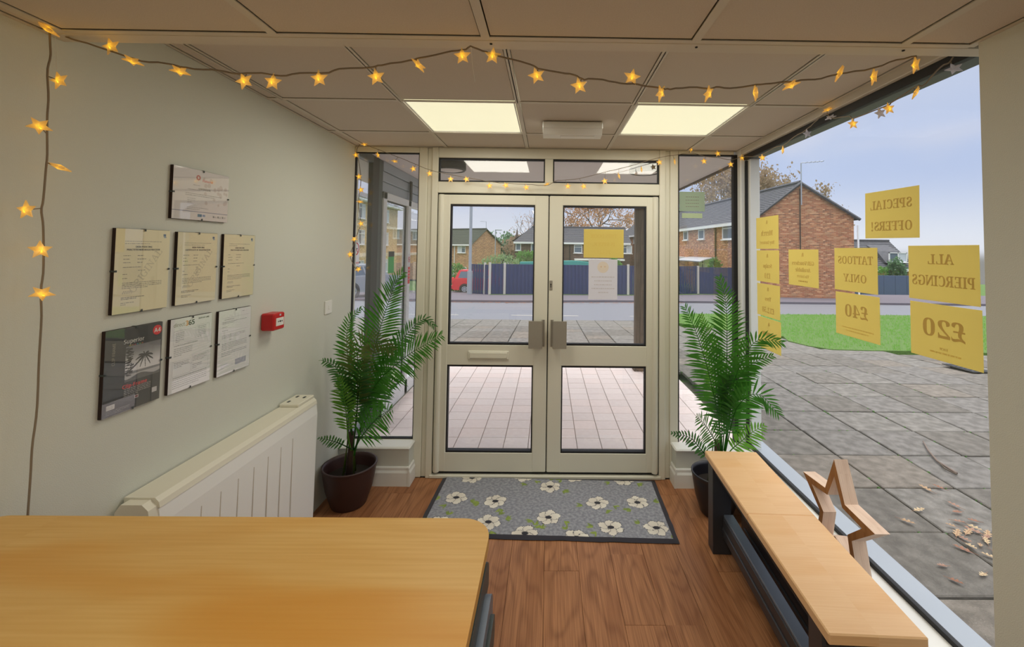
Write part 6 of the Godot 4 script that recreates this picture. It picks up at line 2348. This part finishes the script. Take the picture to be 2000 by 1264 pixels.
func build_string_lights() -> void:
	star = star_mesh(0.026)
	core = core_mesh()
	var front_cable = [Vector3(-1.434, 2.258, -1.240), Vector3(-1.387, 2.245, -1.240), Vector3(-1.312, 2.221, -1.240), Vector3(-1.238, 2.198, -1.240), Vector3(-1.178, 2.181, -1.240), Vector3(-1.104, 2.176, -1.240), Vector3(-1.045, 2.162, -1.240), Vector3(-0.971, 2.159, -1.240), Vector3(-0.912, 2.149, -1.240), Vector3(-0.846, 2.152, -1.240), Vector3(-0.787, 2.144, -1.240), Vector3(-0.735, 2.152, -1.240), Vector3(-0.647, 2.156, -1.240), Vector3(-0.618, 2.166, -1.240), Vector3(-0.522, 2.173, -1.240), Vector3(-0.492, 2.181, -1.240), Vector3(-0.411, 2.195, -1.240), Vector3(-0.381, 2.203, -1.240), Vector3(-0.307, 2.221, -1.240), Vector3(-0.256, 2.229, -1.240), Vector3(-0.233, 2.240, -1.240), Vector3(-0.196, 2.227, -1.240), Vector3(-0.158, 2.213, -1.240), Vector3(-0.099, 2.201, -1.240), Vector3(-0.054, 2.188, -1.240), Vector3(-0.031, 2.177, -1.240), Vector3(0.036, 2.166, -1.240), Vector3(0.074, 2.159, -1.240), Vector3(0.096, 2.148, -1.240), Vector3(0.133, 2.151, -1.240), Vector3(0.186, 2.142, -1.240), Vector3(0.238, 2.136, -1.240), Vector3(0.283, 2.132, -1.240), Vector3(0.328, 2.125, -1.240), Vector3(0.350, 2.124, -1.240), Vector3(0.410, 2.129, -1.240), Vector3(0.470, 2.127, -1.240), Vector3(0.485, 2.132, -1.240), Vector3(0.530, 2.128, -1.240), Vector3(0.591, 2.138, -1.240), Vector3(0.636, 2.143, -1.240), Vector3(0.696, 2.150, -1.240), Vector3(0.726, 2.154, -1.240), Vector3(0.787, 2.161, -1.240), Vector3(0.832, 2.174, -1.240), Vector3(0.862, 2.179, -1.240), Vector3(0.946, 2.195, -1.240), Vector3(1.014, 2.219, -1.240), Vector3(1.075, 2.233, -1.240)]
	var drop_cable = [Vector3(-1.400, 2.239, -1.197), Vector3(-1.400, 2.203, -1.200), Vector3(-1.400, 2.175, -1.202), Vector3(-1.400, 2.129, -1.197), Vector3(-1.400, 2.059, -1.203), Vector3(-1.400, 1.994, -1.203), Vector3(-1.400, 1.902, -1.208), Vector3(-1.400, 1.859, -1.207), Vector3(-1.400, 1.773, -1.205), Vector3(-1.400, 1.744, -1.202), Vector3(-1.400, 1.702, -1.208), Vector3(-1.400, 1.645, -1.212), Vector3(-1.400, 1.574, -1.215), Vector3(-1.400, 1.518, -1.212), Vector3(-1.400, 1.447, -1.217), Vector3(-1.400, 1.335, -1.217), Vector3(-1.400, 1.195, -1.219), Vector3(-1.400, 1.101, -1.213), Vector3(-1.400, 1.019, -1.213), Vector3(-1.400, 0.912, -1.212), Vector3(-1.400, 0.843, -1.213)]
	var front_stars = [[Vector3(-1.273, 2.223, -1.240), 0, 0.3], [Vector3(-1.209, 2.182, -1.240), 1, 0], [Vector3(-1.072, 2.154, -1.240), 1, 0.1], [Vector3(-0.886, 2.128, -1.240), 0, 0.4], [Vector3(-0.804, 2.127, -1.240), 0, -0.1], [Vector3(-0.671, 2.139, -1.240), 0, 0.1], [Vector3(-0.506, 2.146, -1.240), 0, 0.2], [Vector3(-0.384, 2.183, -1.240), 1, -0.6], [Vector3(-0.258, 2.212, -1.240), 0, 0.1], [Vector3(-0.170, 2.214, -1.240), 0, -0.1], [Vector3(-0.041, 2.157, -1.240), 0, 0.3], [Vector3(0.083, 2.129, -1.240), 0, 0.2], [Vector3(0.237, 2.157, -1.240), 0, -0.2], [Vector3(0.321, 2.111, -1.240), 3, 0.5], [Vector3(0.461, 2.112, -1.240), 3, 0.3], [Vector3(0.599, 2.117, -1.240), 2, 0.1], [Vector3(0.703, 2.141, -1.240), 1, 0.15], [Vector3(0.847, 2.179, -1.240), 2, -0.4], [Vector3(0.948, 2.170, -1.240), 2, 0], [Vector3(1.072, 2.207, -1.240), 2, 0.05]]
	var drop_stars = [[Vector3(-1.385, 2.241, -1.179), 1, -0.5], [Vector3(-1.385, 2.111, -1.213), 0, 0.3], [Vector3(-1.385, 1.970, -1.173), 3, 0.1], [Vector3(-1.385, 1.868, -1.226), 1, -0.3], [Vector3(-1.385, 1.740, -1.155), 0, 0.1], [Vector3(-1.385, 1.634, -1.192), 2, 0.1], [Vector3(-1.385, 1.515, -1.202), 3, 0.2]]
	var back_cable = [Vector3(-1.389, 2.402, -3.120), Vector3(-1.367, 2.410, -3.120), Vector3(-1.277, 2.374, -3.120), Vector3(-1.128, 2.320, -3.120), Vector3(-0.989, 2.266, -3.120), Vector3(-0.873, 2.219, -3.120), Vector3(-0.717, 2.187, -3.120), Vector3(-0.602, 2.166, -3.120), Vector3(-0.435, 2.139, -3.120), Vector3(-0.316, 2.129, -3.120), Vector3(-0.167, 2.124, -3.120), Vector3(-0.019, 2.118, -3.120), Vector3(0.048, 2.153, -3.120), Vector3(0.133, 2.158, -3.120), Vector3(0.248, 2.178, -3.120), Vector3(0.401, 2.221, -3.120), Vector3(0.505, 2.245, -3.120), Vector3(0.669, 2.293, -3.120), Vector3(0.800, 2.332, -3.120), Vector3(0.912, 2.352, -3.120), Vector3(1.032, 2.369, -3.120), Vector3(1.126, 2.348, -3.120), Vector3(1.227, 2.338, -3.120), Vector3(1.321, 2.324, -3.120), Vector3(1.404, 2.348, -3.120)]
	var back_stars = [[Vector3(-1.344, 2.399, -3.120), 1, 0.2], [Vector3(-1.246, 2.322, -3.120), 2, 0.2], [Vector3(-1.123, 2.279, -3.120), 1, 0], [Vector3(-0.988, 2.225, -3.120), 0, 0.2], [Vector3(-0.869, 2.193, -3.120), 0, 0.1], [Vector3(-0.716, 2.154, -3.120), 0, 0], [Vector3(-0.602, 2.155, -3.120), 0, 0.3], [Vector3(-0.434, 2.109, -3.120), 0, 0.1], [Vector3(-0.316, 2.114, -3.120), 0, 0.4], [Vector3(-0.167, 2.101, -3.120), 0, 0.2], [Vector3(-0.019, 2.126, -3.120), 1, 0.4], [Vector3(0.134, 2.113, -3.120), 0, 0], [Vector3(0.249, 2.114, -3.120), 0, 0.3], [Vector3(0.401, 2.154, -3.120), 0, 0.2], [Vector3(0.505, 2.193, -3.120), 2, 0.3], [Vector3(0.669, 2.244, -3.120), 2, 0.1], [Vector3(0.800, 2.298, -3.120), 0, 0.2], [Vector3(0.912, 2.303, -3.120), 2, 0.1], [Vector3(1.032, 2.396, -3.120), 3, 0.5], [Vector3(1.126, 2.310, -3.120), 0, 0.1], [Vector3(1.227, 2.368, -3.120), 0, 0.2], [Vector3(1.321, 2.290, -3.120), 0, 0.1], [Vector3(1.404, 2.340, -3.120), 0, 0.0]]
	var tail_cable = [Vector3(-1.371, 2.413, -3.130), Vector3(-1.403, 2.363, -3.130), Vector3(-1.390, 2.288, -3.130), Vector3(-1.368, 2.165, -3.130), Vector3(-1.372, 2.064, -3.130), Vector3(-1.381, 1.979, -3.130), Vector3(-1.367, 1.886, -3.130), Vector3(-1.361, 1.812, -3.130), Vector3(-1.388, 1.730, -3.130), Vector3(-1.408, 1.663, -3.130), Vector3(-1.428, 1.589, -3.130), Vector3(-1.396, 1.516, -3.130), Vector3(-1.373, 1.480, -3.130)]
	var tail_stars = [[Vector3(-1.407, 2.321, -3.125), 0, 0.2], [Vector3(-1.380, 2.164, -3.125), 0, 0.1], [Vector3(-1.363, 2.068, -3.125), 0, 0.2], [Vector3(-1.367, 1.982, -3.125), 1, 0.1], [Vector3(-1.355, 1.823, -3.125), 0, 0.3], [Vector3(-1.400, 1.711, -3.125), 3, 0.4], [Vector3(-1.426, 1.601, -3.125), 0, 0.2], [Vector3(-1.364, 1.495, -3.125), 3, 0.3]]
	var window_cable = [Vector3(1.385, 2.339, -3.078), Vector3(1.385, 2.303, -2.914), Vector3(1.385, 2.289, -2.774), Vector3(1.385, 2.298, -2.615), Vector3(1.385, 2.285, -2.534), Vector3(1.385, 2.307, -2.421), Vector3(1.385, 2.315, -2.312), Vector3(1.385, 2.333, -2.230), Vector3(1.385, 2.353, -2.138), Vector3(1.385, 2.314, -2.087), Vector3(1.385, 2.287, -1.968), Vector3(1.385, 2.269, -1.942), Vector3(1.385, 2.263, -1.835), Vector3(1.385, 2.260, -1.733), Vector3(1.385, 2.265, -1.718), Vector3(1.385, 2.286, -1.602), Vector3(1.385, 2.278, -1.567), Vector3(1.385, 2.316, -1.502), Vector3(1.385, 2.317, -1.469), Vector3(1.385, 2.330, -1.450)]
	var window_stars = [[Vector3(1.385, 2.267, -2.781), 0, 0.1, 1], [Vector3(1.385, 2.260, -2.534), 2, 0, 1], [Vector3(1.385, 2.292, -2.290), 0, 0.2, 0], [Vector3(1.385, 2.368, -2.121), 1, 0.2, 1], [Vector3(1.385, 2.322, -2.099), 1, 0.1, 0], [Vector3(1.385, 2.243, -1.942), 0, 0.1, 1], [Vector3(1.385, 2.241, -1.780), 0, 0.3, 0], [Vector3(1.385, 2.245, -1.734), 0, 0.2, 1], [Vector3(1.385, 2.263, -1.603), 3, 0.3, 1], [Vector3(1.385, 2.289, -1.447), 1, -0.5, 0]]
	string_of_stars("warm star lights swagged below the ceiling edge across the room", front_cable, front_stars, 0.0026)
	string_of_stars("warm star lights hanging straight down the left wall", drop_cable, drop_stars, 0.0026)
	string_of_stars("warm star lights draped over the double doors", back_cable, back_stars, 0.0022)
	string_of_stars("warm star lights dangling in the tall pane left of the doors", tail_cable, tail_stars, 0.0022)
	string_of_stars("star lights looped along the top of the big window, some unlit", window_cable, window_stars, 0.0026)


# ---------------------------------------------------------------- litter on the paving
func build_litter() -> void:
	var r := RandomNumberGenerator.new()
	r.seed = 44
	var spots := [[2.742, -3.167], [2.757, -2.962], [2.471, -2.902], [2.397, -2.528], [2.532, -2.559], [2.156, -2.394], [2.314, -2.329], [2.128, -2.283], [2.289, -2.777], [2.493, -2.611], [2.491, -2.475], [2.852, -3.182], [2.504, -2.671], [2.623, -2.696], [2.61, -2.60], [2.56, -2.48], [2.68, -2.66], [2.60, -2.52], [2.66, -2.72], [2.72, -2.79], [2.58, -2.68], [2.64, -2.63], [2.47, -2.55], [2.70, -2.88], [2.53, -2.74], [2.62, -2.78]]
	var cols := [rgb8(178, 150, 118), rgb8(160, 128, 112), rgb8(194, 174, 140), rgb8(150, 108, 88)]
	var shared := []
	for c in cols:
		shared.append(mat(c, 0.85))
	var which := {
		0: "dry leaf nearest the bent twig, the left one of a pair",
		11: "dry leaf nearest the bent twig, the right one of a pair",
		1: "lone curled leaf between the bent twig and the leaf scatter",
		2: "lone dry leaf left of the leaf scatter, towards the star ornament",
		8: "dry leaf closest to the wooden star, outside the glass",
		5: "dry leaf between the scatter and the leaf nearest the sill",
		6: "dry leaf low down against the right wall edge, nearest the camera",
		7: "dry leaf nearest the outer sill of the big window",
	}
	for k in spots.size():
		var t := thing("fallen_leaf", which.get(k, "dry brown leaf in the loose scatter near the right wall edge"), "leaf", Vector3(spots[k][0], -0.043 + 0.0, spots[k][1]), r.randf() * TAU, "fallen leaves outside the big window")
		var s := st()
		var L := r.randf_range(0.030, 0.048)
		var n := 14
		for g in [-1.0, 1.0]:
			for i in n:
				var P := func(j: int, edge: bool) -> Vector3:
					var u := float(j) / n
					var w := L * 0.52 * sin(PI * pow(u, 0.8)) * (0.62 + 0.38 * cos(u * 24.0))
					return Vector3(lerpf(-L, L, u), 0.004 + 0.010 * u * u + (0.012 * w / L if edge else 0.0), g * w if edge else 0.0)
				quad(s, P.call(i, false), P.call(i + 1, false), P.call(i + 1, true), P.call(i, true), Vector3.UP)
		put("blade", s, shared[k % 4], t)
		s = st()
		tube(s, [Vector3(-L * 1.5, 0.003, 0.002), Vector3(-L * 0.9, 0.005, 0), Vector3(L * 0.8, 0.013, 0)], 0.0012, 0.0006, 4)
		put("stalk", s, shared[3], t)
	var t := thing("twig", "thin pale bent twig lying on the slabs outside", "twig", Vector3(3.25, -0.043, -3.60))
	var s := st(true)
	tube(s, [Vector3(0.144, 0.010, -0.331), Vector3(0.03, 0.012, -0.15), Vector3(-0.06, 0.010, 0.036), Vector3(-0.078, 0.012, 0.15), Vector3(-0.082, 0.010, 0.228)], 0.006, 0.010, 7)
	put("stem", s, mats.twig, t)
	s = st(true)
	tube(s, [Vector3(-0.05, 0.010, 0.02), Vector3(-0.11, 0.010, 0.16), Vector3(-0.10, 0.010, 0.25)], 0.006, 0.003, 6)
	put("side_shoot", s, mats.bark, t)
	var d := thing("drain_grate", "dark drain grate set in the paving near the right wall edge", "drain", Vector3(6.29, -0.05, -6.49), 0.06)
	s = st()
	slab(s, Vector3(-0.16, 0.0, -0.24), Vector3(0.16, 0.012, 0.24), 0.003)
	put("frame", s, mats.black, d)
	for k in 6:
		s = st()
		slab(s, Vector3(-0.13, 0.012, -0.2 + 0.07 * k), Vector3(0.13, 0.018, -0.16 + 0.07 * k), 0.001)
		put("bar", s, mats.charcoal, d)
	# a drift of leaves along the far kerb
	var m := st()
	for k in 420:
		var x := r.randf_range(-4.5, 6.5)
		var z := -19.75 - 0.155 * maxf(0.0, x + 1.0) + r.randf_range(-0.12, 0.28)
		var a := r.randf() * TAU
		var q := r.randf_range(0.03, 0.06)
		var c := Vector3(x, ground_y(z) - 0.015, z)
		quad(m, c + Vector3(cos(a), 0.2, sin(a)) * q, c + Vector3(-sin(a), 0.5, cos(a)) * q * 0.6, c - Vector3(cos(a), -0.1, sin(a)) * q, c - Vector3(-sin(a), -0.3, cos(a)) * q * 0.6, Vector3.UP)
	tag(put("leaf_litter", m, mat(rgb8(150, 98, 70), 0.9)), "drift of rusty leaves along the far kerb", "leaves", "", "stuff")
